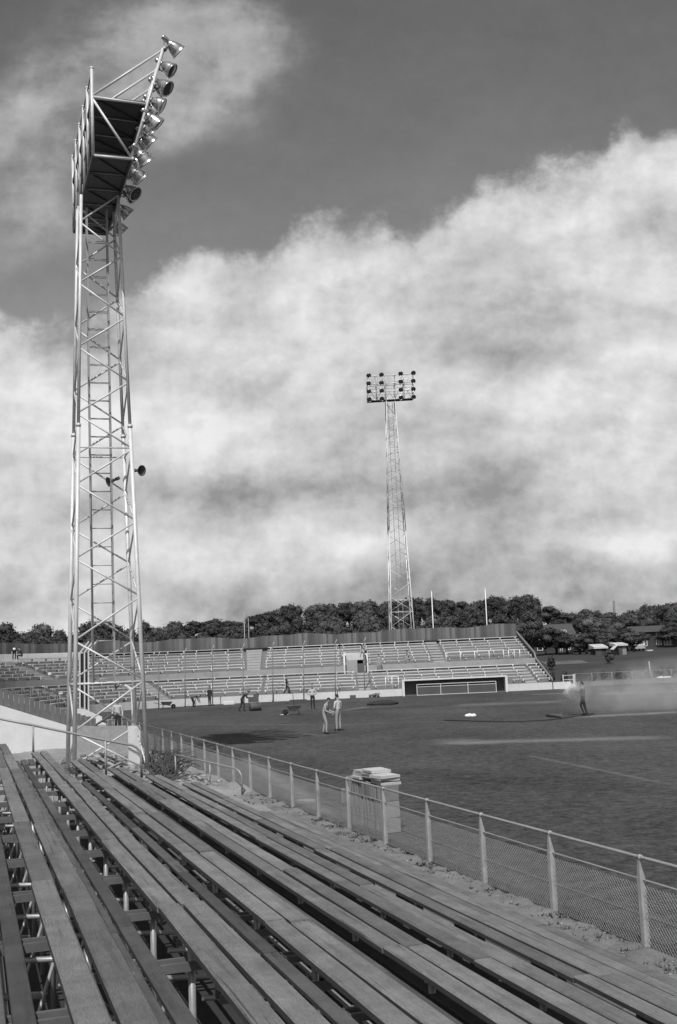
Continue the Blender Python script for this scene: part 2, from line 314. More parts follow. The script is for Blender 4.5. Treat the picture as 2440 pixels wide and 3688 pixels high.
def grass_material():
    m = bpy.data.materials.new('pitch_grass'); m.use_nodes = True; nt = m.node_tree; L = nt.links.new
    b = nt.nodes['Principled BSDF']; b.inputs['Roughness'].default_value = .9; b.inputs['Specular IOR Level'].default_value = .15
    tc = nt.nodes.new('ShaderNodeTexCoord'); sx = nt.nodes.new('ShaderNodeSeparateXYZ'); L(tc.outputs['Object'], sx.inputs[0])
    def mth(op, a, c=0.0, clamp=False):
        n = nt.nodes.new('ShaderNodeMath'); n.operation = op; n.use_clamp = clamp
        for i, v in enumerate((a, c)):
            if isinstance(v, (int, float)): n.inputs[i].default_value = v
            else: L(v, n.inputs[i])
        return n.outputs[0]
    def nz(s, d, r=.6, st=(1, 1, 1)):
        mp = nt.nodes.new('ShaderNodeMapping'); mp.inputs['Scale'].default_value = st; L(tc.outputs['Object'], mp.inputs[0])
        n = nt.nodes.new('ShaderNodeTexNoise'); n.inputs['Scale'].default_value = s; n.inputs['Detail'].default_value = d; n.inputs['Roughness'].default_value = r; L(mp.outputs[0], n.inputs['Vector']); return mth('SUBTRACT', n.outputs[0], .5)
    wob = nz(.25, 3)
    val = mth('ADD', 1.0, mth('ADD', mth('MULTIPLY', nz(.14, 5, .6, (1, .55, 1)), 1.5), mth('MULTIPLY', nz(2.6, 10, .92), 6.5)))
    val = mth('ADD', val, mth('ADD', mth('MULTIPLY', nz(7.0, 5, .9), 2.6), mth('MULTIPLY', nz(.5, 5, .7), .7)))
    def band(p0, p1, w, amp, soft=1.0, brk=.8):     # pale worn / dry / wet streak between two ground points
        (x0, y0), (x1, y1) = p0, p1; dx, dy = x1 - x0, y1 - y0; l = math.hypot(dx, dy); nx, ny = -dy / l, dx / l
        d = mth('ADD', mth('ADD', mth('MULTIPLY', mth('SUBTRACT', sx.outputs[0], x0), nx), mth('MULTIPLY', mth('SUBTRACT', sx.outputs[1], y0), ny)), mth('MULTIPLY', wob, w * soft))
        t = mth('ADD', mth('MULTIPLY', mth('SUBTRACT', sx.outputs[0], x0), dx / l / l), mth('MULTIPLY', mth('SUBTRACT', sx.outputs[1], y0), dy / l / l))
        g = mth('EXPONENT', mth('MULTIPLY', mth('MULTIPLY', d, d), -1.0 / (w * w)))
        e = mth('MULTIPLY', mth('MULTIPLY', t, 8.0, True), mth('MULTIPLY', mth('SUBTRACT', 1.0, t), 8.0, True))
        br = mth('ADD', 1.0, mth('MULTIPLY', nz(.7, 4), brk * 2))
        return mth('MULTIPLY', mth('MULTIPLY', g, e), mth('MULTIPLY', br, amp * 1.7))
    g2 = lambda p: tuple(on_z(*p)[:2])
    bands = [(g2((534, 2607)), g2((1200, 2610)), .13, .55, .3), (g2((1180, 2611)), g2((1660, 2596)), .13, .5, .3), (g2((2060, 2584)), g2((2480, 2562)), .9, 1.0, 1.2), (g2((1560, 2676)), g2((2440, 2655)), .9, .75, 1.5), (g2((1600, 2660)), g2((1760, 2680)), 1.0, .35, 1.5),
             (g2((1620, 2540)), g2((2045, 2526)), 2.0, .55, 1.5), (g2((2150, 2500)), g2((2480, 2488)), 2.2, .8, 1.2), (g2((1900, 2502)), g2((2100, 2494)), 1.2, .5, 1), (g2((1880, 2716)), g2((2440, 2830)), .10, .5, .4), (g2((1090, 2700)), g2((1300, 2705)), .06, .35, .3), (g2((1230, 2560)), g2((1330, 2545)), .25, .9, .5),
             (g2((870, 2725)), g2((1230, 2960)), .28, .8, .3), (g2((1200, 2560)), g2((1620, 2540)), 1.0, -.2, 1.0), (g2((1010, 2640)), g2((1200, 2650)), .5, .3, 1.0), (g2((1400, 2770)), g2((2300, 2860)), 1.2, -.15, 1.5), (g2((650, 2568)), g2((720, 2566)), .4, .5, .5)]
    for bd in bands: val = mth('ADD', val, band(*bd))
    v = mth('MAXIMUM', mth('MULTIPLY', val, .070), .012)
    cc = nt.nodes.new('ShaderNodeCombineColor')
    for i in range(3): L(v, cc.inputs[i])
    L(cc.outputs[0], b.inputs['Base Color'])
    bp = nt.nodes.new('ShaderNodeBump'); bp.inputs['Strength'].default_value = .9; bp.inputs['Distance'].default_value = .05; L(nz(16, 5, .75), bp.inputs['Height']); L(bp.outputs[0], b.inputs['Normal'])
    return m
b = MB(); A = W(7.02, -30); B_ = W(7.02, 96)
b.add([(A.x, A.y, 0), (90, A.y, 0), (90, 112, 0), (21, 112, 0), (21, 107.2, 0), (-12, 107.2, 0), (B_.x, B_.y, 0)], [(0, 1, 2, 3, 4, 5, 6)])
kind(b.build('pitch_grass', grass_material()), 'structure')
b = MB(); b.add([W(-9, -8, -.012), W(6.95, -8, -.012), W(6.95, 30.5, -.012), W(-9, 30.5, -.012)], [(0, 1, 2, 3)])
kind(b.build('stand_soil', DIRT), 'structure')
# soil strip along the fence and around the tower
def soil_sheet(name, a0, a1, s0, s1, na, ns, fz, m):
    b = MB(); vs = [W(lerp(a0, a1, i/na), lerp(s0, s1, j/ns), fz(lerp(a0, a1, i/na), lerp(s0, s1, j/ns))) for j in range(ns+1) for i in range(na+1)]
    b.add(vs, [(j*(na+1)+i, j*(na+1)+i+1, (j+1)*(na+1)+i+1, (j+1)*(na+1)+i) for j in range(ns) for i in range(na)], True); return b.build(name, m)
VERGE = mat('verge_soil', .17, .95, .45, 2.5, bump=.9, bscale=14, fine=.5, stain=.55)
kind(soil_sheet('verge', 6.5, 7.32, -3, 33, 14, 360, lambda a, s: .012 + (.045 + .05*fbm(a, s, 0, 2.2) + .035*fbm(a, s, 4, 7)) * (1 - sstep(7.18, 7.32, a)) - .03 * sstep(7.2, 7.32, a), VERGE), 'structure')
kind(soil_sheet('soil', -8, 7.3, 29.4, 54, 90, 150, lambda a, s: .01 + max(-.02, (.10 + .12*fbm(a, s, 1, .7) + .05*fbm(a, s, 7, 2.5) + .12 * sstep(33, 29.6, s) * sstep(3, 6, a)) * (1 - sstep(7.0, 7.3, a)) * sstep(29.4, 30.4, s)), SOIL), 'structure')

kind(soil_sheet('soil', 5.55, 6.62, 24.4, 29.6, 12, 50, lambda a, s: .01 + .05 * sstep(24.4, 25.3, s) + .05*fbm(a, s, 1, 1.5) * sstep(24.4, 25.5, s) + .03*fbm(a, s, 7, 5), SOIL), 'structure')

# ------------------------------------------------------------------ near stand: benches, footboards, trestles
SEAT_A = [-.28, .648, 1.594, 2.515, 3.44, 4.37, 5.30]; SEAT_Z = [2.026, 1.772, 1.518, 1.264, 1.010, .756, .502]
JOINTS = [-2.6, 1.4, 5.38, 9.33, 13.3, 17.35, 21.3, 25.25, 29.2]
BL = ['uppermost long two-board bench at the left edge of the near stand', 'two-board bench second from the top of the near stand, at the lower left', 'two-board bench third from the top of the near stand', 'two-board bench in the middle of the near stand, fourth from the fence', 'two-board bench third up from the wire fence in the near stand', 'two-board bench second up from the wire fence in the near stand', 'lowest two-board bench of the near stand, beside the soil strip']
for k in range(7):
    t = thing('bench', BL[k], 'bench', W(SEAT_A[k], 13, 0), 'long wooden benches of the near stand')
    for side in (-.1, .1):
        off = R_.uniform(-.25, .25) if k not in (2,) else 0
        js = [j + off if 0 < i < 8 else j for i, j in enumerate(JOINTS)]
        for j in range(8):
            a = SEAT_A[k] + side + R_.uniform(-.006, .006); z = SEAT_Z[k] - .023
            dz0, dz1 = R_.uniform(-.011, .011), R_.uniform(-.011, .011); da = R_.uniform(-.011, .011)
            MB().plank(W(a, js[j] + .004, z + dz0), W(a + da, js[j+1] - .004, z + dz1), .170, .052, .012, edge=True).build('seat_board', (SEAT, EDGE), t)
FB = {0: [(.39, .13), (.545, .12)], 1: [(.39, .13), (.545, .12)], 2: [(.70, .12)], 3: [(.39, .13), (.545, .12), (.70, .12), (.86, .12)], 4: [(.39, .13), (.545, .12), (.70, .12), (.86, .12)], 5: [(.70, .05)], 6: []}
FL = ['dark footboards in front of the uppermost near bench', 'dark footboards between the bench at lower left and the next one down', 'single dark footboard far below the third near bench', 'footboards below the middle bench of the near stand', 'footboards below the third bench up from the wire fence', 'narrow batten between the two lowest near benches']
for k in range(6):
    t = thing('footboard_walk', FL[k], 'footboards', W(SEAT_A[k] + .5, 13, 0), 'footboards of the near stand')
    for (o, w) in FB[k]:
        off = R_.uniform(-.5, .5)
        js = [j + off if 0 < i < 8 else j - (.25 if i == 8 else 0) for i, j in enumerate(JOINTS)]
        for j in range(8):
            if k == 2 and j == 7: continue
            z = SEAT_Z[k] - .438
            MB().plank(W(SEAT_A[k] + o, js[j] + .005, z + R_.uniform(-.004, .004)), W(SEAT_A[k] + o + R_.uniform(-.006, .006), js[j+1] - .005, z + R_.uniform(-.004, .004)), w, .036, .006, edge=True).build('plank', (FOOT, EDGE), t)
    if k in (1, 2):                               # short planks left at the far end
        for o in (.56, .72):
            MB().plank(W(SEAT_A[k] + o, 27.4, SEAT_Z[k] - .43), W(SEAT_A[k] + o + .02, 29.1, SEAT_Z[k] - .43), .13, .036, .006).build('plank', FOOT, t)
t = thing('footboard_walk', 'lowest footboards lying on the ground beside the soil strip', 'footboards', W(6.0, 13, 0), 'footboards of the near stand')
for o in (5.63, 5.80, 5.965, 6.13, 6.30, 6.47, 6.62):
    off = R_.uniform(-.8, .8); js = [j + off if 0 < i < 8 else j for i, j in enumerate(JOINTS)]
    for j in range(7):
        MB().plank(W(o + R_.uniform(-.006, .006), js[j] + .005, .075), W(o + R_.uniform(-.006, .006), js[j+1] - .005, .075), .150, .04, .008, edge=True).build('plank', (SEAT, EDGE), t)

mat_bearer = mat('dull_bearer', .11, .6, .3, 4, fine=.2)
def make_trestle():
    s0 = 8.42
    t = thing('scaffold_trestle', 'tubular steel trestle', 'trestle', W(2.5, s0, 0), 'scaffold trestles under the near benches')
    for k in range(6):
        a = SEAT_A[k] + (-.085 if k > 1 else .13); top = SEAT_Z[k] - .055
        MB().tube([W(a, s0, -.01), W(a, s0, top)], .027, 8).box(W(a + (.08 if k > 1 else 0), s0, top - .012), .26 if k > 1 else .16, .05, .04).build('post', PIPE, t)
        z = SEAT_Z[k] - .438 - .018 - .035
        a0, a1 = SEAT_A[k] + .1, SEAT_A[k] + .98
        MB().box(W((a0+a1)/2, s0 + .075, z), a1 - a0, .035, .06).box(W((a0+a1)/2, s0 - .075, z), a1 - a0, .035, .06).box(W(a0 + .05, s0, z), .04, .12, .04).box(W(a1 - .05, s0, z), .04, .12, .04).build('bearer', mat_bearer, t)
        zz = SEAT_Z[k] - .80
        if zz > .05: MB().tube([W(a - .5, s0 + .03, zz + .05), W(a + .62, s0 + .035, zz - .04)], .025, 8).lathe(W(a - .04, s0 + .02, zz), RD, [(0, .026), (0, .04), (.07, .04), (.07, .026)], 8).build('ledger', PIPE, t)
        if k < 3: MB().tube([W(a + .15, s0 + .12, zz - .02), W(a - .05, s0 - .35, zz - .45), W(a - .25, s0 - .8, zz - .88)], .019, 6).build('brace', PIPE, t)
        if k < 5 and k != 2: MB().tube([W(a + .03, s0 + .05, zz - .1), W(a + .55, s0 + .55, zz - .75)], .02, 6).build('brace', PIPE, t)
    MB().box(W(5.3, s0, .22), .34, .06, .45).build('post', DARKWOOD, t)
    return t
tr = make_trestle(); SP = 1.83
stations = [s for s in [8.42 + SP*i for i in range(-5, 12)]]
for i, s in enumerate(reversed(stations)):
    o = tr if abs(s - 8.42) < 1e-6 else copy_tree(tr)
    if o is not tr: o.location = W(2.5, s, 0)
    o['label'] = 'tubular steel trestle under the near benches, ' + ('last one at the end by the floodlight tower' if i == 0 else ORD[i+1] + ' from the end by the floodlight tower')

# lengthwise pipes and litter under the boards
t = thing('scaffold_runner', 'long low scaffold pipes running lengthways in the dark under the benches', 'scaffold pipes', W(1, 12, 0))
for a, z in ((.2, 1.15), (1.2, .75), (2.15, .62), (3.1, .4), (-.4, 1.3)):
    MB().tube([W(a, -2, z), W(a + .05, 28.6, z + .04)], .024, 8).build('pipe', PIPE, t)
b = MB()
for i in range(260):
    p = W(R_.uniform(-.6, 4.5), R_.uniform(2.5, 28), .02); d = R_.uniform(.02, .16)
    b.box(p, d, d * R_.uniform(.2, 1), .02, Vector((math.cos(i), math.sin(i), 0)), Vector((-math.sin(i), math.cos(i), 0)))
kind(b.build('litter', PALEWOOD), 'stuff')

# pipe rail across the stand's end, and the low rail by the verge
def rail(name, pts, posts, r, label, grp=None):
    t = thing(name, label, 'handrail', (pts[0] + pts[-1]) / 2, grp)
    MB().tube(pts, r, 8).build('top_rail', STEEL_D, t)
    for p, q in posts: MB().tube([p, q], r * .9, 8).build('post', STEEL_D, t)
    return t
def bend(p, q, r_, n=6):                          # rounded corner points from the end of a rail down
    d = (q - p).normalized(); o = []
    for i in range(n + 1):
        th = PI/2 * i / n; o.append(p + d * math.sin(th) * r_ - ZD * (1 - math.cos(th)) * r_)
    return o
s_e = 29.42
pa = on_s(-60, 2577, s_e); pb = on_s(476, 2684, s_e); foot = on_s(511, 2800, s_e)
pts = [pa] + [on_s(x, y, s_e) for x, y in ((120, 2612), (380, 2666))] + [pb, on_s(492, 2692, s_e), on_s(503, 2705, s_e), on_s(509, 2724, s_e), foot]
rail('handrail', pts, [(on_s(120, 2612, s_e), on_s(121, 2730, s_e)), (on_s(380, 2666, s_e), on_s(383, 2800, s_e))], .03, 'bent pipe handrail across the end of the near benches')
q1, q2, q3 = on_z(635, 2815, .05), on_z(757, 2838, .05), on_z(873, 2862, .05)
h1 = on_y(632, 2718, q1.y); h2 = on_y(757, 2746, q2.y); h3 = on_y(850, 2768, lerp(q2.y, q3.y, .85))
rail('handrail', [h1, h2, h3, on_y(863, 2778, q3.y), on_y(871, 2795, q3.y), q3], [(q1, h1), (q2, h2)], .025, 'short low pipe handrail in the soil beside the wire fence')

# ------------------------------------------------------------------ wire fence
POSTM = mat('grey_fence_post', .33, .7, .35, 6, fine=.35, stain=.4)
POSTR = mat('grey_fence_rail', .22, .6, .3, 3, fine=.2)
def wire_fence():
    P0 = Vector((3.2468, 13.1842, 0)); sp = 2.11
    t = thing('wire_fence', 'long chain-link fence with angled concrete-grey posts between benches and grass', 'fence', P0)
    a_f = P0.dot(RD); s_f = P0.dot(UD)
    idx = list(range(-6, 26)); ht = 1.05
    for i in idx:
        s = s_f + sp * i
        b = MB(); w = .035; z0, z1 = -.02, ht
        # angle-iron post: two flanges, the upper end drawn to a point
        b.prism([W(a_f - .035, s, z0), W(a_f + .035, s, z0), W(a_f + .035, s, .80), W(a_f - .020, s, z1 - .03), W(a_f - .035, s, z1 - .03)], UD * .008)
        b.prism([W(a_f - .035, s + .008, z0), W(a_f - .035, s + .07, z0), W(a_f - .035, s + .07, .8), W(a_f - .035, s + .03, z1 - .03), W(a_f - .035, s + .008, z1 - .03)], RD * .008)
        b.lathe(W(a_f - .01, s + .004 - .02, z1), UD, [(0, .018), (0, .03), (.045, .03), (.045, .018)], 10)
        b.build('post', POSTM, t)
    sa, sb = s_f + sp * idx[0], s_f + sp * idx[-1]
    MB().tube([W(a_f - .01, sa, ht), W(a_f - .01, (sa+sb)/2, ht), W(a_f - .01, sb, ht)], .019, 8).build('top_rail', POSTR, t)
    MB().tube([W(a_f + .01, sa, .80), W(a_f + .01, sb, .80)], .011, 6).build('middle_rail', POSTR, t)
    MB().tube([W(a_f + .01, sa, .06), W(a_f + .01, sb, .06)], .013, 6).build('bottom_rail', RUSTY, t)
    for i in idx[:-1]:
        s0 = s_f + sp * i + .07; s1 = s_f + sp * (i + 1) - .01; near = i < 14
        pit = .062 if near else .1; r = .0023 if near else .0019
        zt, zb = .74, .07; hh = zt - zb; b = MB(); n = int((s1 - s0 + hh) / pit)
        for j in range(n):
            for sg in (1, -1):
                x = s0 - hh + j * pit if sg > 0 else s0 + j * pit
                xa, za, xb, zb2 = (x, zb, x + hh, zt) if sg > 0 else (x, zt if False else zb, x - hh, zt)
                if sg < 0: x = s0 + j * pit; xa, za, xb, zb2 = x, zb, x - hh, zt
                lo, hi = 0.0, 1.0
                d = xb - xa
                for lim, s_ in ((s0, 1), (s1, -1)):
                    # clip to s0..s1
                    ta = (lim - xa) / d
                    if (d > 0) == (s_ > 0): lo = max(lo, ta)
                    else: hi = min(hi, ta)
                if hi - lo < .02: continue
                A_ = W(a_f + .012 * sg, xa + d*lo, lerp(za, zb2, lo)); B2 = W(a_f + .012 * sg, xa + d*hi, lerp(za, zb2, hi))
                b.tube([A_, B2], r, 3, False)
        b.tube([W(a_f, s0, .42), W(a_f, s1, .42)], .002, 4, False)
        b.build('mesh_panel', WIRE, t)
wire_fence()
# weeds on the verge
b = MB()
for i in range(1500):
    a = 6.75 + abs(R_.gauss(.3, .16)); s = R_.uniform(2, 32)
    if fbm(a, s, 3, .8) < .05 and R_.random() < .8: continue
    if a > 7.5: continue
    p = W(a, s, .03)
    for q in range(R_.randint(6, 13)):
        th = R_.uniform(0, 2*PI); l = R_.uniform(.02, .09); d = Vector((math.cos(th), math.sin(th), R_.uniform(.5, 1.6))).normalized(); sd = Vector((-math.sin(th), math.cos(th), 0)) * R_.uniform(.003, .008)
        b.add([p - sd*.5, p + sd*.5, p + d*l*.6 + sd, p + d*l, p + d*l*.6 - sd], [(0, 1, 2, 3, 4)])
kind(b.build('weeds', LEAF[1]), 'stuff')
b = MB()
for i in range(700):
    s = R_.uniform(1.5, 31); a = R_.uniform(6.72, 7.2); q = R_.uniform(.006, .02)
    b.ell(W(a, s, .045 + q*.3 + .03*fbm(a, s, 0, 2.2)), q*1.3, q, q*.7, 6, 4, .25)
kind(b.build('pebbles', STONE), 'stuff')

# ------------------------------------------------------------------ floodlight towers
def lattice(t, c, X, Y, hb, ht, ztop, nodesA, r_leg, r_leg2, zj, r_br, horiz, z0=0.0):
    """four tapering tube legs, one zig-zag brace per bay and face"""
    def P(i, j, z):
        w = lerp(hb, ht, z / ztop); return Vector((c[0], c[1], 0)) + X * (i*w) + Y * (j*w) + ZD * z
    cor = [(1, -1), (-1, -1), (-1, 1), (1, 1)]
    for i, j in cor:
        b = MB(); b.tube([P(i, j, z0), P(i, j, zj)], r_leg, 12).tube([P(i, j, zj), P(i, j, ztop + .05)], r_leg2, 12)
        b.lathe(P(i, j, zj - .06), ZD, [(0, r_leg), (0, r_leg*1.25), (.10, r_leg*1.25), (.10, r_leg2)], 12)
        b.build('leg', STEEL, t)
    # corners (1,-1),(-1,1) carry the even nodes, the other two the odd ones
    lv = nodesA
    for (i0, j0), (i1, j1) in (((1, -1), (-1, -1)), ((-1, 1), (-1, -1)), ((-1, 1), (1, 1)), ((1, -1), (1, 1))):
        for k in range(len(lv) - 1):
            a, b_ = ((i0, j0), (i1, j1)) if k % 2 == 0 else ((i1, j1), (i0, j0))
            b = MB(); b.tube([P(*a, lv[k] + .04), P(*b_, lv[k+1] - .04)], r_br, 8); b.build('brace', STEEL, t)
    for z in horiz:
        for q in range(4): MB().tube([P(*cor[q], z), P(*cor[(q+1) % 4], z)], r_br * .9, 8).build('cross_tube', STEEL, t)
    return P
def ladder(t, c, X, Y, z0, z1, w=.36, dy=.30, step=.65):
    base = Vector((c[0], c[1], 0)); P = lambda x, y, z: base + X*x + Y*y + ZD*z
    b = MB()
    for sx in (-1, 1):
        for oy in (dy, dy + .22): b.box((P(sx*w, oy, z0) + P(sx*w, oy, z1)) / 2, .055, .055, z1 - z0, X, Y)
    for sx in (-1, 1):
        z = z0
        while z < z1 - .3:
            b.box(P(sx*w, dy + .11, z), .03, .2, .03, X, Y); z += step / 2
    z = z0 + .2
    while z < z1:
        b.tube([P(-w, dy, z), P(w, dy, z)], .013, 6).tube([P(-w, dy + .22, z + .02), P(w, dy + .22, z + .02)], .013, 6); z += step
    b.build('ladder', STEEL_D, t)
def tower_head(t, c, X, Y, zf, low_l=-.53, low_r=.73, up_r=1.28, top_r=1.88, Lh=3.38, hp=4.1, n=6, thin=False):
    """X = towards the pitch, Y = along the head. two decks, vertical back posts, forward-leaning lamp frame"""
    base = Vector((c[0], c[1], zf)); P = lambda x, y, z: base + X*x + Y*y + ZD*z
    def fx(z): return lerp(low_r, top_r, z / hp)
    ys = [lerp(-Lh, Lh, i/(n-1)) for i in range(n)]
    for y in ys:
        MB().tube([P(low_l, y, -.02), P(low_l, y, 3.05)], .055, 8).lathe(P(low_l, y, 3.05), ZD, [(0, .07), (.04, .07), (.04, 0)], 8).build('back_post', STEEL, t)
        MB().tube([P(fx(0), y, -.05), P(fx(hp), y, hp)], .052, 8).build('lamp_post', STEEL, t)
        for q0, q1 in [((low_l, 0), (low_r, 0)), ((low_l, 2.05), (fx(2.0), 2.0)), ((low_l, 2.08), (fx(hp), hp - .05))] + ([((low_l, 2.0), (low_r, .05))] if y in (ys[0], ys[-1]) else []):
            MB().tube([P(q0[0], y, q0[1]), P(q1[0], y, q1[1])], .042, 8).build('frame_tube', STEEL, t)
    # back bracing, seen edge on
    for k in range(n - 1): MB().tube([P(low_l, ys[k], .1 if k % 2 else 2.9), P(low_l, ys[k+1], 2.9 if k % 2 else .1)], .03, 6).build('back_brace', STEEL_D, t)
    for x, z, r in ((low_l, 2.0, .035), (low_l, 1.05, .025), (low_l, 2.95, .025)): MB().tube([P(x, -Lh, z), P(x, Lh, z)], r, 8).build('back_rail', STEEL_D, t)
    for k in range(4): MB().tube([P(fx(hp*k/3) + .03, -Lh - .1, hp*k/3), P(fx(hp*k/3) + .03, Lh + .1, hp*k/3)], .045, 8).build('lamp_rail', STEEL, t)
    for k in range(n - 1):
        MB().tube([P(fx(.2), ys[k], .2), P(fx(2), ys[k+1], 2.)], .025, 6).tube([P(fx(2), ys[k], 2), P(fx(hp), ys[k+1], hp)], .025, 6).build('panel_brace', STEEL, t)
    for z, xr, nm in ((.0, low_r, 'lower_deck'), (2.02, fx(1.95) - .05, 'upper_deck')):
        b = MB(); b.box(P((low_l + xr)/2, 0, z + .055), xr - low_l, 2*Lh, .035, X, Y)
        for y in ys: b.box(P((low_l + xr)/2, y, z - .01), xr - low_l, .06, .09, X, Y)
        for k in range(n - 1):
            b.beam(P(low_l, ys[k], z), P(xr, ys[k+1], z), .04, .05)
        if thin and z > 1:
            MB().box(P(xr - .18, 0, z + .02), .3, 2*Lh, .02, X, Y).build(nm, STEEL, t); continue
        b.beam(P(low_l, -Lh, z), P(low_l, Lh, z), .06, .14).beam(P(xr, -Lh, z), P(xr, Lh, z), .06, .14)
        b.build(nm, RUSTY, t)
    for i in range(int(Lh * 2 / .9)):
        y = -Lh + .45 + i*.9; b = MB(); b.box(P(fx(hp) + .02, y, hp - .05), .06, .12, .12, X, Y); b.build('bracket', STEEL, t)
    return P, fx
def floodlight(p, aim, s, label, X, grp, rear=None):
    """bell-shaped reflector with a neck, yoke and glass; p is where its bracket meets the frame"""
    aim = Vector(aim).normalized(); t = thing('floodlight', label, 'floodlight', p, grp)
    c = p + X * .34 * s + ZD * .05
    back = c - aim * .30 * s
    MB().lathe(back - aim*.26*s, aim, [(0, 0), (0, .075*s), (.05*s, .085*s), (.22*s, .085*s), (.23*s, .07*s), (.27*s, .075*s), (.33*s, .115*s), (.42*s, .17*s), (.52*s, .215*s), (.64*s, .25*s), (.72*s, .265*s), (.73*s, .285*s), (.76*s, .285*s), (.76*s, .26*s), (.55*s, .2*s)], 20).build('reflector', ALU, t)
    MB().lathe(back + aim*.47*s, aim, [(0, .27*s), (.02*s, .2*s), (.035*s, .1*s), (.04*s, 0)], 20).build('glass', GLASS_D, t)
    sd = aim.cross(ZD).normalized(); b = MB(); q = back + aim * .12*s
    for sg in (-1, 1): b.tube([p, p + X*.08 + sd*sg*.2*s, q + sd*sg*.24*s], .016*s + .004, 6)
    b.tube([back - aim*.2*s, (back - aim*.2*s + p)/2 - ZD*.18*s, p], .010, 5)
    b.box(p, .09, .12, .12, X, X.cross(ZD)); b.build('yoke', RUSTY, t)
    return t
TX, TY = Vector((math.cos(.325), math.sin(.325), 0)), Vector((-math.sin(.325), math.cos(.325), 0)); TC = (-8.15, 38.675)
nz = [.10, 1.50, 3.07, 4.45, 5.87, 7.17, 8.44, 9.70, 10.95, 12.15, 13.32, 14.50, 15.64, 16.80, 17.90, 19.05, 20.2]
tw = thing('floodlight_tower', 'tall galvanised lattice floodlight tower close to the benches at left, seen from below', 'floodlight tower', (TC[0], TC[1], 0), 'floodlight towers')
lattice(tw, TC, TX, TY, 1.185, .648, 20.0, nz, .072, .056, 11.75, .031, (3.03, 10.97))
ladder(tw, TC, TX, TY, 2.95, 20.0)
TP, tfx = tower_head(tw, TC, TX, TY, 20.28)
k = 0
for row in range(4):
    for ci, y in enumerate((-3.3, -1.95, -.55, 1.15, 2.9)):
        z = 4.1 * row / 3
        p = TP(tfx(z) + .07, y + R_.uniform(-.1, .1), z + .02)
        az = R_.uniform(-.75, .45); aim = (TX*math.cos(az) + TY*math.sin(az)) - ZD*R_.uniform(.55, 1.05)
        floodlight(p, aim, 1.0, 'aluminium floodlight on the near tower, %s row up, %s column from the near end' % (ORD[row+1], ORD[ci+1]), TX, 'floodlights on the near tower')
# conduit sleeve, cable and loudspeakers of the near tower
tP = lambda x, y, z: Vector((TC[0], TC[1], 0)) + TX*x + TY*y + ZD*z
t = thing('cable_duct', 'pale cable duct curving up from the concrete box inside the near tower', 'cable duct', tP(1.1, 1.25, 1.5))
MB().tube([tP(1.12, 1.22, 1.45), tP(1.12, 1.22, 2.2), tP(1.10, 1.22, 2.55), tP(1.0, 1.2, 2.75), tP(.8, 1.1, 2.88), tP(.55, .9, 2.9)], [.10, .10, .09, .08, .06, .05], 10).build('duct', WHITE, t)
MB().tube([tP(.55, .9, 2.9), tP(.42, .6, 2.8), tP(.36, .35, 2.95), tP(.36, .33, 5)], .025, 6).build('cable', RUSTY, t)
def horn(p, aim, label):
    t = thing('loudspeaker', label, 'loudspeaker', p, 'horn loudspeakers on the near tower')
    MB().lathe(p, aim, [(-.16, 0), (-.16, .06), (-.02, .06), (.0, .04), (.10, .06), (.2, .11), (.27, .175), (.28, .19), (.29, .19), (.28, .165), (.1, .04)], 16).build('horn', RUSTY, t)
    MB().box(p - Vector(aim)*.1 - ZD*.02, .05, .3, .05).build('bracket', RUSTY, t)
horn(tP(1.05, -.85, 10.2), (TX*.55 - TY*.8 - ZD*.15).normalized(), 'dark round horn loudspeaker outside the right leg of the near tower')
horn(tP(.55, .75, 10.15), (-TX*.75 - TY*.3 - ZD*.35).normalized(), 'horn loudspeaker hanging inside the near tower beside its ladder')
MB_ = MB(); MB_.box(W(5.42, 40.55, .7), .42, .42, 1.56)
tag(recenter(MB_.build('concrete_box', CONC_W), W(5.42, 40.55, 0)), 'pale upright concrete box at the foot of the near floodlight tower', 'concrete box')

FC = (8.43, 165.0); FX_, FY_ = Vector((0, -1, 0)), Vector((1, 0, 0))
fy = Vector((math.sin(-.05), math.cos(-.05), 0)); fX = Vector((math.cos(-.05), math.sin(-.05), 0))
tw2 = thing('floodlight_tower', 'distant lattice floodlight tower standing behind the far stand', 'floodlight tower', (FC[0], FC[1], 0), 'floodlight towers')
nz2 = [1.0]; dz = 2.45
while nz2[-1] < 40.3: nz2.append(nz2[-1] + dz); dz *= .962; dz = max(dz, 1.25)
nz2[-1] = 41.6
lattice(tw2, FC, fX, fy, 1.84, .65, 41.6, nz2, .085, .065, 22, .038, (10.2, 11.9))
ladder(tw2, FC, fX, fy, 2, 41.4, w=.34, dy=.1, step=.9)
FP_, ffx = tower_head(tw2, FC, -fy, fX, 41.75, hp=3.35, thin=True)
for row in range(4):
    for ci, y in enumerate((-3.25, -1.35, 1.5, 3.35)):
        z = 3.35 * row / 3; p = FP_(ffx(z) + .07, y, z)
        floodlight(p, -fy - ZD*.35 + fX*R_.uniform(-.15, .15), 1.28, 'dark round floodlight on the distant tower, %s row up, %s from the left' % (ORD[row+1], ORD[ci+1]), -fy, 'floodlights on the distant tower')
    for y in (-2.35, -.45, .55, 2.4):
        z = 3.35 * row / 3; p = FP_(ffx(z) + .02, y, z)
        q = MB().lathe(p, -fy, [(0, 0), (0, .1), (.12, .15), (.14, .15), (.14, 0)], 12).box(p, .08, .08, .1); q.build('small_lamp', STEEL, tw2)  # smaller grey lamps between the floodlight columns, plain closed shapes

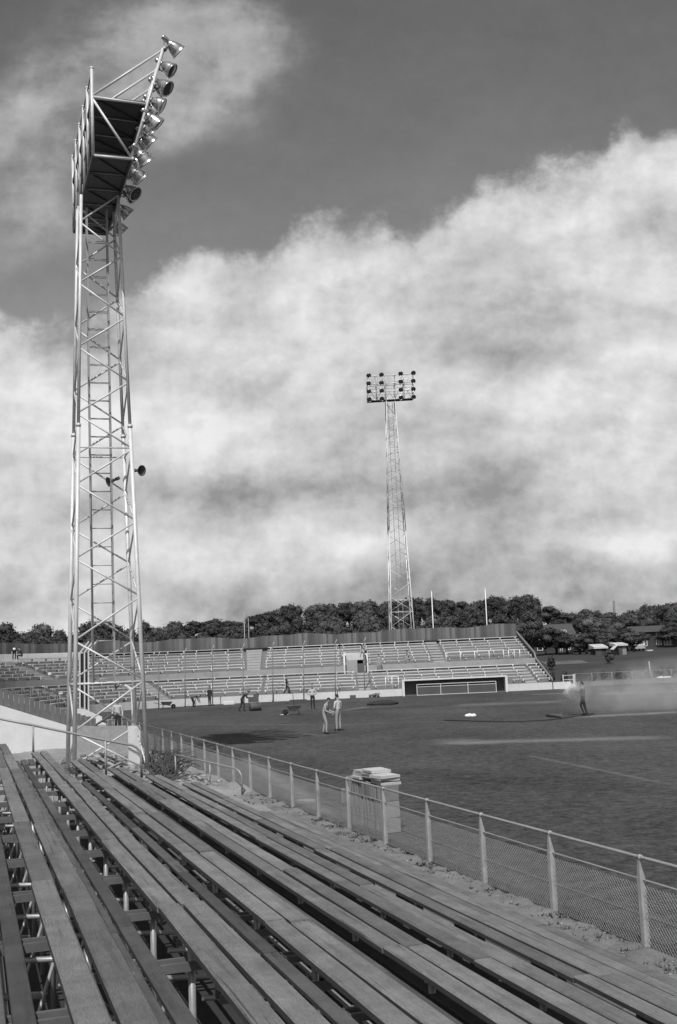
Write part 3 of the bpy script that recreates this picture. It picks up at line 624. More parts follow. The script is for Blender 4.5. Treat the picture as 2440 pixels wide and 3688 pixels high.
# ------------------------------------------------------------------ bowl stand: side, curve and far straight
BC = Vector((-7.8, 91.5, 0)); BR = 15.0; XE = on_y(1985, 2440, 107).x; S0 = 52.0
S_T = BC.dot(UD); TH0 = PI + ANG
def shear(x, d): return x - .072 * d * min(max((x + 8) / 27, 0), 1)
def seg_pts(seg, lo, hi, d, n=None):
    """points along the stand at distance d behind its front wall"""
    if seg == 'side': return [W(BC.dot(RD) - BR - d, lo), W(BC.dot(RD) - BR - d, hi)]
    if seg == 'far': return [Vector((shear(lo, d), BC.y + BR + d, 0)), Vector((shear(hi, d), BC.y + BR + d, 0))]
    n = n or max(3, int(abs(hi - lo) * 12) + 1)
    return [BC + Vector((math.cos(lerp(lo, hi, i/n)), math.sin(lerp(lo, hi, i/n)), 0)) * (BR + d) for i in range(n + 1)]
def arc_n(seg, lo, hi): return 1 if seg != 'curve' else max(3, int(abs(hi - lo) * 12) + 1)
LOW = [(.60 + .85*i, 1.10 + .27*i) for i in range(6)]         # (distance, seat height)
UPP = [(6.75 + .85*i, 3.32 + .275*i) for i in range(8)]
WALK_Z = 2.22
def profile_full():
    pr = [(.18, .62)]
    for d, z in LOW: pr += [(d - .32, z - .42), (d + .53, z - .42)]
    pr[1:1] = [(.18, LOW[0][1] - .42)]
    pr += [(LOW[-1][0] + .53, WALK_Z), (6.1, WALK_Z), (6.1, UPP[0][1] - .42)]
    for d, z in UPP: pr += [(d - .32 if d > 7 else 6.3, z - .42), (d + .53, z - .42)]
    out = []
    for p in pr:
        if not out or (abs(p[0]-out[-1][0]) + abs(p[1]-out[-1][1])) > 1e-6: out.append(p)
    return out
PROF = profile_full(); TOPD = UPP[-1][0] + .53; TOPZ = UPP[-1][1] - .42
def sweep(b, seg, lo, hi, prof, n=None, smooth=False):
    n = n or arc_n(seg, lo, hi)
    if seg == 'curve': cols = [[Vector((p.x, p.y, z)) for p in seg_pts(seg, lo, hi, d, n)] for d, z in prof]
    else: cols = [[Vector((p.x, p.y, z)) for p in seg_pts(seg, lo, hi, d)] for d, z in prof]
    m = len(cols[0]); vs = [p for c in cols for p in c]
    b.add(vs, [(i*m + k, i*m + k + 1, (i+1)*m + k + 1, (i+1)*m + k) for i in range(len(prof)-1) for k in range(m-1)], smooth); return b
def sweep_box(b, seg, lo, hi, d0, d1, z0, z1):
    n = arc_n(seg, lo, hi)
    sweep(b, seg, lo, hi, [(d0, z0), (d0, z1), (d1, z1), (d1, z0), (d0, z0)], n)
    for e in (lo, hi):
        q = [seg_pts(seg, e, e + 1e-6, d)[0] for d in (d0, d1)]
        b.add([(q[0].x, q[0].y, z0), (q[1].x, q[1].y, z0), (q[1].x, q[1].y, z1), (q[0].x, q[0].y, z1)], [(0, 1, 2, 3)])
    return b
VX0, VX1 = on_y(1247, 2375, 114.5).x, on_y(1316, 2375, 114.5).x                                          # vomitory in the far straight
SEGS = [('side', S0, S_T), ('curve', TH0, PI/2), ('far', BC.x, XE)]
mat_walk = mat('grey_concrete', .30, .9, .2, 1.2, fine=.2, stain=.25)
gs = thing('grandstand', 'long curved stand of stepped terraces round the far end of the pitch', 'grandstand', (0, 106.5, 0))
b = MB()
for sg, lo, hi in SEGS:
    if sg != 'far': sweep(b, sg, lo, hi, PROF)
i_cut = [i for i, p in enumerate(PROF) if p[0] >= 6.1][0]
i_end = [i for i, p in enumerate(PROF) if p[0] >= 8.7][0]
sweep(b, 'far', BC.x, VX0, PROF); sweep(b, 'far', VX1, XE, PROF); sweep(b, 'far', VX0, VX1, PROF[:i_cut]); sweep(b, 'far', VX0, VX1, PROF[i_end:])
b.build('terrace', TERR, gs)
for sg, lo, hi in SEGS: sweep_box(MB(), sg, lo, hi if sg != 'far' else 20.9, 0, .18, -.05, .64).build('front_wall', CONC_W, gs)
for sg, lo, hi in SEGS:
    for l, h_ in ([(lo, hi)] if sg != 'far' else [(lo, VX0), (VX1, XE)]): sweep_box(MB(), sg, l, h_, 5.95, 6.09, WALK_Z + .12, UPP[0][1] - .36).build('walkway_wall', mat_walk, gs)
# vomitory passage
vb = MB(); y0 = BC.y + BR
vb.box((VX0 - .05, y0 + 8, 2.9), .1, 4.2, 2.2, (1,0,0), (0,1,0)).box((VX1 + .05, y0 + 8, 2.9), .1, 4.2, 2.2, (1,0,0), (0,1,0)).box(((VX0+VX1)/2, y0 + 10.1, 2.9), 2.0, .1, 2.6, (1,0,0), (0,1,0)).box(((VX0+VX1)/2, y0 + 9.4, 4.02), 1.9, 1.3, .08, (1,0,0), (0,1,0))
vb.build('passage', CONC_D, gs)
zp1, zp0 = on_y(1285, 2350, y0 + 8.55).z, on_y(1285, 2377, y0 + 8.55).z
MB().box(((VX0+VX1)/2, y0 + 8.55, (zp0 + zp1)/2), VX1 - VX0, .12, zp1 - zp0, (1,0,0), (0,1,0)).build('parapet', CONC, gs)
zq = on_y(1290, 2390, y0 + 6).z
MB().box((VX0 + .55, y0 + 6.02, (WALK_Z + zq + .35)/2), 1.1, .12, zq + .35 - WALK_Z, (1,0,0), (0,1,0)).build('walkway_wall', mat_walk, gs)
MB().box((VX0 + 1.1 + (VX1 - VX0 - 1.1)/2, y0 + 6.3, (WALK_Z + zq)/2), VX1 - VX0 - 1.1, .1, zq - WALK_Z, (1,0,0), (0,1,0)).build('passage_gate', CONC_D, gs)
for x in (VX0 - .13, VX1 + .13):
    MB().prism([(x - .13, y0 + 5.9, 2.2), (x - .13, y0 + 5.9, 3.05), (x - .13, y0 + 6.4, 3.2), (x - .13, y0 + 8.65, 4.32), (x - .13, y0 + 8.65, 2.2)], (.26, 0, 0)).build('wing_wall', CONC_W, gs)
# side-stand vomitory and broad pale landings
p_ = seg_pts('side', 66, 67, 8)[0]
MB().box(W(p_.dot(RD), 71, 3.55), .14, 3.4, .8).build('parapet', CONC_W, gs)
MB().prism([W(p_.dot(RD) + 2.2, 69.0, 2.6), W(p_.dot(RD) + 2.2, 69.0, 2.95), W(p_.dot(RD), 69.0, 4.0), W(p_.dot(RD), 69.0, 2.6)], UD * .3).build('wing_wall', CONC_W, gs)
# end boards
sw = [(d, z) for d, z in ((0, .9), (6, 2.95), (6.4, 3.5), (TOPD + .5, TOPZ + .95))]
MB().prism([(shear(XE, d), y0 + d, -.05) for d, _ in (sw[0], sw[-1])][::1] + [(shear(XE, d), y0 + d, z - .16) for d, z in reversed(sw)], (.08, 0, 0)).build('end_wall', DARKWOOD, gs)
b = MB()
for (d0, z0_), (d1, z1_) in zip(sw, sw[1:]): b.beam((shear(XE, d0) + .04, y0 + d0, z0_ - .06), (shear(XE, d1) + .04, y0 + d1, z1_ - .06), .14, .2)
b.build('end_stringer', mat('grey_timber', .2, .8, .3, 2), gs)
# white end wall of the side stand and its board fence
aa = BC.dot(RD) - BR
ew = [(aa - 9, 4.1), (1.0, 2.24), (3.96, 1.16), (4.55, .95)]
t = thing('retaining_wall', 'sloping pale concrete end wall of the side stand at left', 'retaining wall', W(2, S0, 0))
MB().prism([W(a, S0 - .25, -.1) for a in (ew[0][0], ew[-1][0])] + [W(a, S0 - .25, z) for a, z in reversed(ew)], UD * .22).build('wall', CONC, t)
t = thing('board_fence', 'dark upright boards closing the end of the side stand above its pale wall', 'board fence', W(2, S0, 0))
for i in range(58):
    a = 5.2 - i*.22; zt = lerp(1.55, 2.95, (4.8 - a) / 3.6) + R_.uniform(-.03, .03) - .07*((i*.22 / .85) % 1.0); zl = lerp(1.16, 2.24, (3.96 - a)/2.96) - .15 if a < 4.5 else .2
    MB().box(W(a, S0 + R_.uniform(.0, .02), (zt + zl)/2), .21, .03, zt - zl).build('board', BOARDS if i % 9 else PALEWOOD if False else BOARDS, t)
b = MB(); b.prism([W(4.62, 53.6, .1), W(5.75, 53.6, .1), W(5.75, 53.6, 1.36), W(5.0, 53.6, 1.74), W(4.62, 53.6, 1.78)], UD * .4)
tag(recenter(b.build('end_block', CONC_W), W(5.2, 53.7, 0)), 'white concrete block with a sloping top just behind the near tower legs', 'concrete block')
b = MB(); b.prism([W(4.0, 47.6, -.1), W(6.1, 47.6, -.1), W(6.1, 47.6, 1.16), W(4.9, 47.6, 1.2), W(4.0, 47.6, 1.3)], UD * .35)
tag(recenter(b.build('low_wall', mat('pebbled_concrete', .30, .95, .3, 6, bump=.9, bscale=25, fine=.4)), W(5, 47.7, 0)), 'rough grey pebbled low wall between the tower legs', 'low wall')

# fence of dark boards along the top of the bowl
bf = thing('board_fence', 'dark wavy-topped board fence along the top of the far stand', 'board fence', (0, 120, TOPZ))
def top_boards(sg, lo, hi, npan):
    for i in range(npan):
        l0, l1 = lerp(lo, hi, i/npan), lerp(lo, hi, (i+1)/npan); nb = 14; b = MB()
        for j in range(nb):
            m0, m1 = lerp(l0, l1, j/nb), lerp(l0, l1, (j + .97)/nb)
            p = seg_pts(sg, m0, m1, TOPD + .25, 1); c = (p[0] + p[1]) / 2; d = (p[1] - p[0]); wv = 6.42 + .11*math.sin(c.x*.55 + c.y*.35) + .06*math.sin(c.x*1.3) + R_.uniform(-.015, .015)
            if sg == 'far' and c.x > 8: wv += .12
            b.box((c.x, c.y, (wv + 4.4)/2), d.length, .03, wv - 4.4, d.normalized(), d.normalized().cross(ZD))
        b.build('board_panel', BOARDS, bf)
top_boards('side', S0 + 8, S_T, 8); top_boards('curve', TH0, PI/2, 16); top_boards('far', BC.x, XE, 10)
for sg, lo, hi in SEGS[1:]: sweep_box(MB(), sg, lo, hi, TOPD + .05, TOPD + .2, TOPZ + .35, TOPZ + .45).build('ledge', DARKWOOD, bf)
b = MB(); sweep_box(b, 'curve', lerp(TH0, PI/2, .05), lerp(TH0, PI/2, .62), TOPD - .9, TOPD - .75, TOPZ - .2, TOPZ + .62); b.build('landing_wall', CONC, gs)

# benches of the bowl
def far_bench(seg, lo, hi, d, z, label, grp, sp, mats=(FARSEAT, SUPP)):
    mid = seg_pts(seg, (lo+hi)/2, (lo+hi)/2 + 1e-6, d)[0]
    t = thing('bench', label, 'bench', (mid.x, mid.y, z - .42), grp)
    for o in (-.1, .1): sweep_box(MB(), seg, lo, hi, d + o - .085, d + o + .085, z - .072, z).build('seat_board', mats[0], t)
    ln = abs(hi - lo) * (BR + d if seg == 'curve' else 1.0); n = max(1, int(ln / sp))
    for i in range(n + 1):
        e = lerp(lo, hi, (i + .12 + R_.uniform(-.09, .09)) / (n + .24)); p = seg_pts(seg, e, e + (1e-4 if hi > lo else -1e-4), d)[0]; q = seg_pts(seg, e, e, d + 1)[0]; Y = (q - p); Y.z = 0; Y.normalize(); X = Y.cross(ZD)
        h = .37
        sb = MB(); sb.m = 1; sb.box((p.x + Y.x*.05, p.y + Y.y*.05, z - .42 + .11), .09, .26, .22, X, Y); sb.m = 0
        sb.box((p.x - Y.x*.02, p.y - Y.y*.02, z - .12), .095, .365, .20, X, Y).build('support', (TICK, TERR), t)
lower = [('side', S0 + .3, 60.5, 'side stand nearest the tower'), ('side', 61.8, 73.0, 'side stand, middle part'), ('side', 74.2, S_T - .4, 'side stand, just before the curve'), ('curve', TH0 - .03, TH0 - .62, 'curve, left part'), ('curve', TH0 - .70, TH0 - 1.24, 'curve, middle part'), ('curve', TH0 - 1.32, PI/2 + .01, 'curve, part nearest the straight'), ('far', BC.x + .1, 1.0, 'far straight left of the centre steps'), ('far', 2.45, 16.75, 'far straight above the dugout'), ('far', 18.0, XE - .1, 'far straight at its right end')]
upper = [('side', S0 + 1.5, 61.2, 'side stand nearest the tower'), ('side', 62.4, 68.8, 'side stand, middle part'), ('side', 73.2, S_T - .4, 'side stand, just before the curve'), ('curve', TH0 - .03, TH0 - .80, 'curve, left part'), ('curve', TH0 - .88, PI/2 + .10, 'curve, right part'), ('far', BC.x - .2, VX0 - .4, 'far straight left of the passage'), ('far', VX1 + .4, 8.9, 'far straight right of the passage'), ('far', 10.45, XE - .2, 'far straight at the upper right')]
for blk, rows, secs in (('lower', LOW, lower), ('upper', UPP, upper)):
    for sg, lo, hi, nm in secs:
        for i, (d, z) in enumerate(rows):
            h_ = hi
            if nm.endswith('upper right'): pass
            if blk == 'lower' and i == 0 and 'dugout' in nm:
                far_bench(sg, lo, 4.9, d, z, '%s bench up, %s block, %s' % (ORD[i+1], blk, nm), 'benches of the far stand', 1.55); far_bench(sg, 15.6, hi, d, z, 'short first bench up, lower block, between dugout and right steps', 'benches of the far stand', 1.2); continue
            far_bench(sg, lo, h_, d, z, '%s bench up, %s block, %s' % (ORD[i+1], blk, nm), 'benches of the far stand', 1.55)
    if blk == 'upper':
        for i in (3, 4, 5, 6, 7): far_bench('far', VX0 - .3, VX1 + .3, UPP[i][0], UPP[i][1], '%s bench up, upper block, above the passage' % ORD[i+1], 'benches of the far stand', 1.4)
        for i in (4, 5, 6, 7): far_bench('side', 69.2, 72.8, UPP[i][0], UPP[i][1], '%s bench up, upper block, above the side passage' % ORD[i+1], 'benches of the far stand', 1.4)
# stairs
def stair(seg, lo, hi, rows):
    b = MB(); dz = rows[1][1] - rows[0][1]; dd = rows[1][0] - rows[0][0]
    for i, (d, z) in enumerate(rows):
        for h_ in (0, 1, 2): sweep_box(b, seg, lo, hi, d - .32 + h_*dd/3, d - .32 + (h_+1)*dd/3, z - .42 - .3, z - .42 + h_*dz/3 + .03)
    b.build('stair', STAIRM, gs)
for sg, lo, hi in (('far', 1.2, 2.3), ('far', 16.85, 17.9), ('curve', TH0 - .63, TH0 - .69), ('curve', TH0 - 1.25, TH0 - 1.31), ('side', 60.7, 61.6), ('side', 73.2, 74.0)): stair(sg, lo, hi, LOW)
for sg, lo, hi in (('far', 9.1, 10.3), ('curve', PI/2 + .09, PI/2 + .03), ('curve', TH0 - .81, TH0 - .87), ('side', 61.4, 62.2)): stair(sg, lo, hi, UPP)
for i in range(13):
    s_ = 54.5 + i*1.75; q = seg_pts('side', s_, s_, 5.55)[0]; q2 = seg_pts('side', s_ + .25, s_ + .25, 6.2)[0]
    tt = thing('wall_prop', 'pale slanting prop of the side stand walkway', 'prop', (q.x, q.y, WALK_Z), 'slanting props along the side walkway'); MB().beam((q.x, q.y, WALK_Z), (q2.x, q2.y, UPP[0][1] - .2), .07, .07).build('bar', WHITEP, tt)
# railings on the walkway
def white_rail(name, x0, x1, y, z, n, label, h=.95):
    t = thing('railing', label, 'railing', ((x0+x1)/2, y, z), None)
    MB().tube([(x0, y, z + h), (x1, y, z + h)], .035, 8).build('top_rail', WHITE, t)
    MB().tube([(x0, y, z + h*.5), (x1, y, z + h*.5)], .025, 6).build('middle_rail', STEEL_D, t)
    for i in range(n): MB().tube([(lerp(x0, x1, i/(n-1)), y, z), (lerp(x0, x1, i/(n-1)), y, z + h)], .035, 8).build('post', WHITE, t)
white_rail('railing', 10.0, 15.7, y0 + 6.12, 2.92, 5, 'white tube railing on the far stand above the dugout')
white_rail('railing', 16.2, 17.3, y0 + 6.12, 2.92, 3, 'short white tube railing at the head of the right steps', .9)
white_rail('railing', 3.7, 4.9, y0 + .1, .64, 3, 'small white railing beside the left end of the dugout', 1.15)

# dugout
DX0, DX1 = on_y(1449, 2470, 105.5).x, on_y(1830, 2470, 105.5).x
t = thing('dugout', 'long low dugout with a white roof edge and dark glazed front in the far stand', 'dugout', ((DX0+DX1)/2, 105.8, 0))
MB().box(((DX0+DX1)/2, 106.15, 1.43), DX1 - DX0, 1.5, .12, (1,0,0), (0,1,0)).build('roof', WHITEP, t)
for x in (DX0 + .11, DX1 - .11): MB().box((x, 106.1, .68), .22, 1.38, 1.37, (1,0,0), (0,1,0)).build('side_wall', WHITEP, t)
MB().box(((DX0+DX1)/2, 106.38, .68), DX1 - DX0 - .5, .05, 1.36, (1,0,0), (0,1,0)).box(((DX0+DX1)/2, 105.95, .02), DX1-DX0-.5, .8, .04, (1,0,0), (0,1,0)).build('back_wall', CONC_D, t)
px0, px1 = DX0 + 1.35, DX1 - 1.1
b = MB()
for i in range(4): b.box((lerp(px0, px1, (0, .3, .645, 1)[i]), 105.42, .5), .06, .06, 1.0, (1,0,0), (0,1,0))
for z in (.03, .78, 1.0): b.box(((px0+px1)/2, 105.42, z), px1 - px0, .05, .05 if z < 1 else .06, (1,0,0), (0,1,0))
b.build('front_frame', TICK, t)
MB().box(((px0+px1)/2, 105.44, .41), px1 - px0 - .1, .02, .72, (1,0,0), (0,1,0)).build('front_panel', mat('dark_glass', .085, .4, .3, 1), t)
MB().box(((px0+px1)/2, 106.1, .42), px1 - px0, .35, .06, (1,0,0), (0,1,0)).build('seat', DARKWOOD, t)

# catch-net poles behind the goal
for i, (x, yb, yt) in enumerate(((573, 2556, 2350), (668, 2546, 2338), (767, 2540, 2328), (877, 2532, 2322), (984, 2527, 2316), (1095, 2522, 2312), (1209, 2518, 2308), (1314, 2512, 2300))):
    g = on_z(x, yb, 0.0); tp = on_y(x - 2, yt, g.y); t = thing('net_pole', 'thin dark ball-net pole before the far stand, %s from the left' % ORD[i+1], 'pole', g, 'ball-net poles')
    MB().tube([g, lerp(g, tp, .5), tp - ZD*.25, tp + ZD*.02 + Vector((.18, 0, .1))], .045, 8).build('shaft', STEEL_D, t); MB().box(g + ZD*.05, .16, .16, .1).build('foot', RUSTY, t)
# flagpoles and masts beyond the stand
for i, (x0_, y0_, x1_, y1_) in enumerate(((1562, 2290, 1555, 2130), (1755, 2285, 1748, 2120))):
    p = on_y(x0_, y0_, 124); q = on_y(x1_, y1_, 124); t = thing('flagpole', ('left' if i == 0 else 'right') + ' one of two white flagpoles above the board fence', 'flagpole', p - ZD*2, 'flagpoles')
    MB().tube([p - ZD*4, q], [.07, .04], 8).build('shaft', WHITE, t); MB().ell(q, .07, .07, .06, 8, 6).build('finial', WHITE, t)
for i, (x, yt, th) in enumerate(((882, 2195, .07), (898, 2225, .05))):
    p = on_y(x, 2310, 126); q = on_y(x - 3, yt, 126); t = thing('aerial_mast', ('taller' if i == 0 else 'shorter') + ' thin aerial mast above the board fence at left of the wood', 'aerial mast', p - ZD*5, 'aerial masts')
    MB().tube([p - ZD*6, q], th*.7, 6).build('shaft', STEEL_D, t)
    for f in (.45, .6): MB().tube([lerp(p, q, f) - Vector((.5, 0, 0)), lerp(p, q, f) + Vector((.5, 0, .1))], .03, 5).build('aerial', RUSTY, t)
p = on_y(2213, 2230, 230); q = on_y(2211, 2164, 230); t = thing('lattice_mast', 'thin dark radio mast rising over the trees at right', 'mast', p)
b = MB()
for s in (-.22, .22): b.tube([p + Vector((s, 0, -4)), q + Vector((s*.6, 0, 0))], .06, 5)
for i in range(9): b.tube([lerp(p, q, i/9) + Vector((-.22, 0, 0)), lerp(p, q, (i+1)/9) + Vector((.22, 0, 0))], .05, 4)
b.build('frame', RUSTY, t)
# framed gate panels behind the tower
t = thing('panel_gate', 'tall frame of pale posts and dark panels with slanting tops behind the near tower', 'gate', on_s(303, 2540, 60))
ps = [(288, 2545, 2352), (305, 2550, 2350), (319, 2556, 2348)]
for x, yb, yt in ps:
    a, c = on_s(x, yb, 60), on_s(x, yt, 60); d = on_s(x + 33, yt - 42, 60.3)
    MB().beam(a - ZD*.6, c, .07, .07, UD).beam(c, d, .06, .05).build('post', STEEL, t)
for (x0_, yb0, yt0), (x1_, yb1, yt1) in zip(ps, ps[1:]):
    q = [on_s(x0_ + 2, yb0, 60.05), on_s(x1_ - 2, yb1, 60.05), on_s(x1_ - 2, yt1 + 2, 60.05), on_s(x0_ + 2, yt0 + 2, 60.05)]
    MB().prism(q, UD*.03).build('panel', BLACK, t)
# low wire railing behind the tower
t = thing('railing', 'low pale wire railing on the soil behind the near tower', 'railing', W(6.2, 54.5, 0))
for z in (.55, .8, 1.05): MB().tube([W(5.75, 54.2, z + .1), W(7.1, 57.5, z)], .018, 6).build('rail', STEEL, t)
for f in (0, .33, .66, 1): MB().tube([lerp(W(5.75, 54.2, 0), W(7.1, 57.5, 0), f), lerp(W(5.75, 54.2, 1.15), W(7.1, 57.5, 1.05), f)], .028, 6).build('post', STEEL, t)

# ------------------------------------------------------------------ trees
def crown_mesh(name, rx, rz, n, seed, m, lobes=9, leaf=.55, airy=.25):
    r = random.Random(seed); b = MB(); L = []
    for i in range(lobes):
        th = r.uniform(0, 2*PI); q = r.uniform(.2, .62); zz = r.uniform(-.55, .62)
        L.append((Vector((math.cos(th)*rx*q, math.sin(th)*rx*q, zz*rz)), r.uniform(.34, .55) * (1 - .25*abs(zz))))
    L.append((Vector((0, 0, 0)), .62)); L.append((Vector((r.uniform(-.2,.2)*rx, 0, rz*.55)), .40))
    for c, f in L:
        b.ell(c, rx*f*.74, rx*f*.74, rz*f*.74, 8, 6, .18, r)
    for i in range(n):
        c, f = r.choice(L); d = Vector((r.gauss(0, 1), r.gauss(0, 1), r.gauss(.15, 1))).normalized(); rad = f * (r.uniform(.72, 1.05) + (r.random() < airy) * r.uniform(0, .22))
        p = c + Vector((d.x*rx, d.y*rx, d.z*rz)) * rad; s = leaf * r.uniform(.5, 1.15)
        nrm = (d + Vector((r.uniform(-.9, .9), r.uniform(-.9, .9), r.uniform(-.7, .9)))).normalized(); x = nrm.orthogonal().normalized(); x = Quaternion(nrm, r.uniform(0, 6.28)) @ x; y = nrm.cross(x)
        b.add([p - x*s*.5, p - y*s*.32, p + x*s*.55, p + y*s*.34], [(0, 1, 2, 3)])
    return b
def tree_proto(kind_, rx, rz, htr, n, seed, m, leaf=.55):
    t = thing('tree', '', 'tree', (0, 0, 0)); r = random.Random(seed)
    b = MB(); b.tube([(0, 0, -.6), (.05, 0, htr*.5), (r.uniform(-.2, .2), .1, htr)], [.32, .25, .16], 7)
    for i in range(5):
        th = i*1.26 + r.uniform(-.4, .4); b.tube([(0, 0, htr*r.uniform(.55, .85)), (math.cos(th)*rx*.3, math.sin(th)*rx*.3, htr + rz*.3), (math.cos(th)*rx*.6, math.sin(th)*rx*.6, htr + rz*r.uniform(.6, 1.1))], [.13, .09, .04], 5)
    b.build('trunk', BARK, t)
    c = crown_mesh('crown', rx, rz, n, seed, m, leaf=leaf)
    for i in range(len(c.v)): c.v[i] = c.v[i] + Vector((0, 0, htr + rz*.72))
    c.build('crown', m, t)
    t['_h'] = htr + rz*1.62
    return t
protos = [tree_proto('a', 4.0, 3.6, 3.4, 1500, 11, LEAF[0]), tree_proto('b', 4.6, 3.6, 2.8, 1700, 12, LEAF[0]), tree_proto('c', 3.4, 4.2, 3.2, 1400, 13, LEAF[0]), tree_proto('d', 3.8, 4.4, 2.8, 1500, 14, LEAF[1]), tree_proto('e', 4.4, 4.0, 2.4, 1600, 15, LEAF[1])]
pale = tree_proto('f', 3.6, 3.6, 2.2, 1500, 16, LEAF[2], .5)
SKY = [(-200, 2250), (0, 2245), (60, 2234), (130, 2240), (165, 2244), (185, 2266), (240, 2262), (265, 2255), (330, 2232), (400, 2238), (470, 2262), (495, 2270), (520, 2240), (560, 2226), (620, 2232), (700, 2234), (770, 2228), (830, 2238), (860, 2234), (900, 2222), (960, 2202), (1040, 2178), (1100, 2170), (1200, 2172), (1300, 2163), (1400, 2160), (1480, 2152), (1560, 2148), (1640, 2166), (1700, 2168), (1780, 2146), (1900, 2138), (1945, 2148), (1980, 2188), (2000, 2208), (2060, 2204), (2130, 2192), (2160, 2208), (2210, 2198), (2290, 2200), (2360, 2182), (2440, 2166), (2650, 2160)]
def sky_y(px):
    for (x0_, a), (x1_, c) in zip(SKY, SKY[1:]):
        if x0_ <= px <= x1_: return lerp(a, c, (px - x0_) / (x1_ - x0_))
    return 2240
used = set(); ntree = 0
def put_tree(pi, x, y, htop, label, grp, wid=1.0):
    pr = pi
    first = pr.name not in used
    o = pr if first else copy_tree(pr); used.add(pr.name)
    z = terr(x, y); h = max(3.0, htop - z); s = h / pr['_h']
    w = min(max(s, .8), 1.3) * wid
    o.location = (x, y, z); o.rotation_euler = (0, 0, R_.uniform(0, 6.28)); o.scale = (w * R_.uniform(.92, 1.1), w * R_.uniform(.92, 1.1), s)
    o['label'] = label; o['category'] = 'tree'; o['group'] = grp; o['kind'] = 'thing'
    return o
rows = [(168, .58), (184, .76), (202, .88), (224, .96), (250, 1.0)]
for ri, (y, fr) in enumerate(rows):
    st = 3.5 + ri*.35; x = -.335 * y
    while x < .325 * y:
        xx = x + R_.uniform(-1.2, 1.2); yy = y + R_.uniform(-4, 4); px = 1220 + FPX * xx / yy * 1.0 + 0
        g = on_y(px, 2300, yy); px += (xx - g.x) / yy * FPX
        zt = on_y(px, sky_y(px), yy).z
        f = fr if ri < 4 else 1.0
        zt2 = terr(xx, yy) + (zt - terr(xx, yy)) * (f * R_.uniform(.86, 1.0) if ri < 3 else R_.uniform(.93, 1.015))
        skip = False
        if xx > 28 * yy/160 and ri < 2: skip = True                    # room for the houses at right
        if 178 < px < 200 or 478 < px < 500: skip = ri > 0
        if xx < -22 * yy/200 and ri == 4: skip = True
        if not skip:
            if px < 860: lab = 'dark broadleaf tree in the low belt of trees at left behind the stand'
            elif px < 1960: lab = 'dark broadleaf tree in the wooded hill behind the far stand'
            else: lab = 'dark tree among the houses at right beyond the field'
            put_tree(R_.choice(protos if px < 1960 or R_.random() < .7 else protos[3:]), xx, yy, zt2, lab, {'l': 'trees at left', 'w': 'trees of the wooded hill', 'r': 'trees among the houses'}['l' if px < 860 else 'w' if px < 1960 else 'r'])
        x += st * R_.uniform(.8, 1.2)
p = on_y(2128, 2222, 196); put_tree(pale, p.x, 196, p.z, 'pale grey-leaved tree left of the sheds', 'single trees at right')
p = on_y(2331, 2178, 226); o = put_tree(protos[2], p.x, 226, p.z, 'tree with a flat tuft standing above the others at right', 'single trees at right', .8)
for i, (px, pt, y) in enumerate(((2000, 2268, 178), (2040, 2290, 174), (2100, 2280, 182), (2255, 2262, 180), (2225, 2240, 190), (1960, 2262, 176), (2420, 2240, 190), (2300, 2225, 205), (2180, 2262, 195), (2085, 2296, 170), (2110, 2310, 166), (2280, 2296, 172), (2195, 2300, 176), (2150, 2285, 184))):
    p = on_y(px, pt, y); put_tree(R_.choice(protos), p.x, y, p.z, 'small dark tree close to the houses and sheds at right', 'trees close to the houses', .9)
# shrubs in the field
sh = thing('shrub', '', 'shrub', (0, 0, 0)); cm = crown_mesh('foliage', .8, 1.0, 260, 31, LEAF[0], 5, .22)
for i in range(len(cm.v)): cm.v[i] = cm.v[i] + Vector((0, 0, .95))
cm.build('foliage', LEAF[0], sh); MB().tube([(0, 0, -.1), (0, 0, 1)], .05, 6).build('stem', BARK, sh)
for i, (px, py, y, s) in enumerate(((2035, 2440, 121, 1.0), (2140, 2432, 122, .9), (2175, 2430, 124, .8), (2228, 2428, 121, 1.1), (2248, 2425, 123, .8), (2375, 2415, 126, 1.2), (1990, 2440, 124, .9), (2420, 2418, 124, 1.3), (2195, 2372, 145, 1.3), (1985, 2385, 140, 1.4))):
    o = sh if i == 0 else copy_tree(sh); p = on_y(px, py, y); o.location = (p.x, y, terr(p.x, y) - .05); o.scale = (s*.8, s*.8, s * R_.uniform(.5, .8)); o.rotation_euler = (0, 0, i*1.1)
    o['label'] = 'dark shrub in the rough field at right, %s from the left' % ORD[[6, 2, 3, 5, 7, 9, 1, 10, 4, 8][i] if i < 10 else 1]; o['category'] = 'shrub'; o['group'] = 'shrubs in the field'

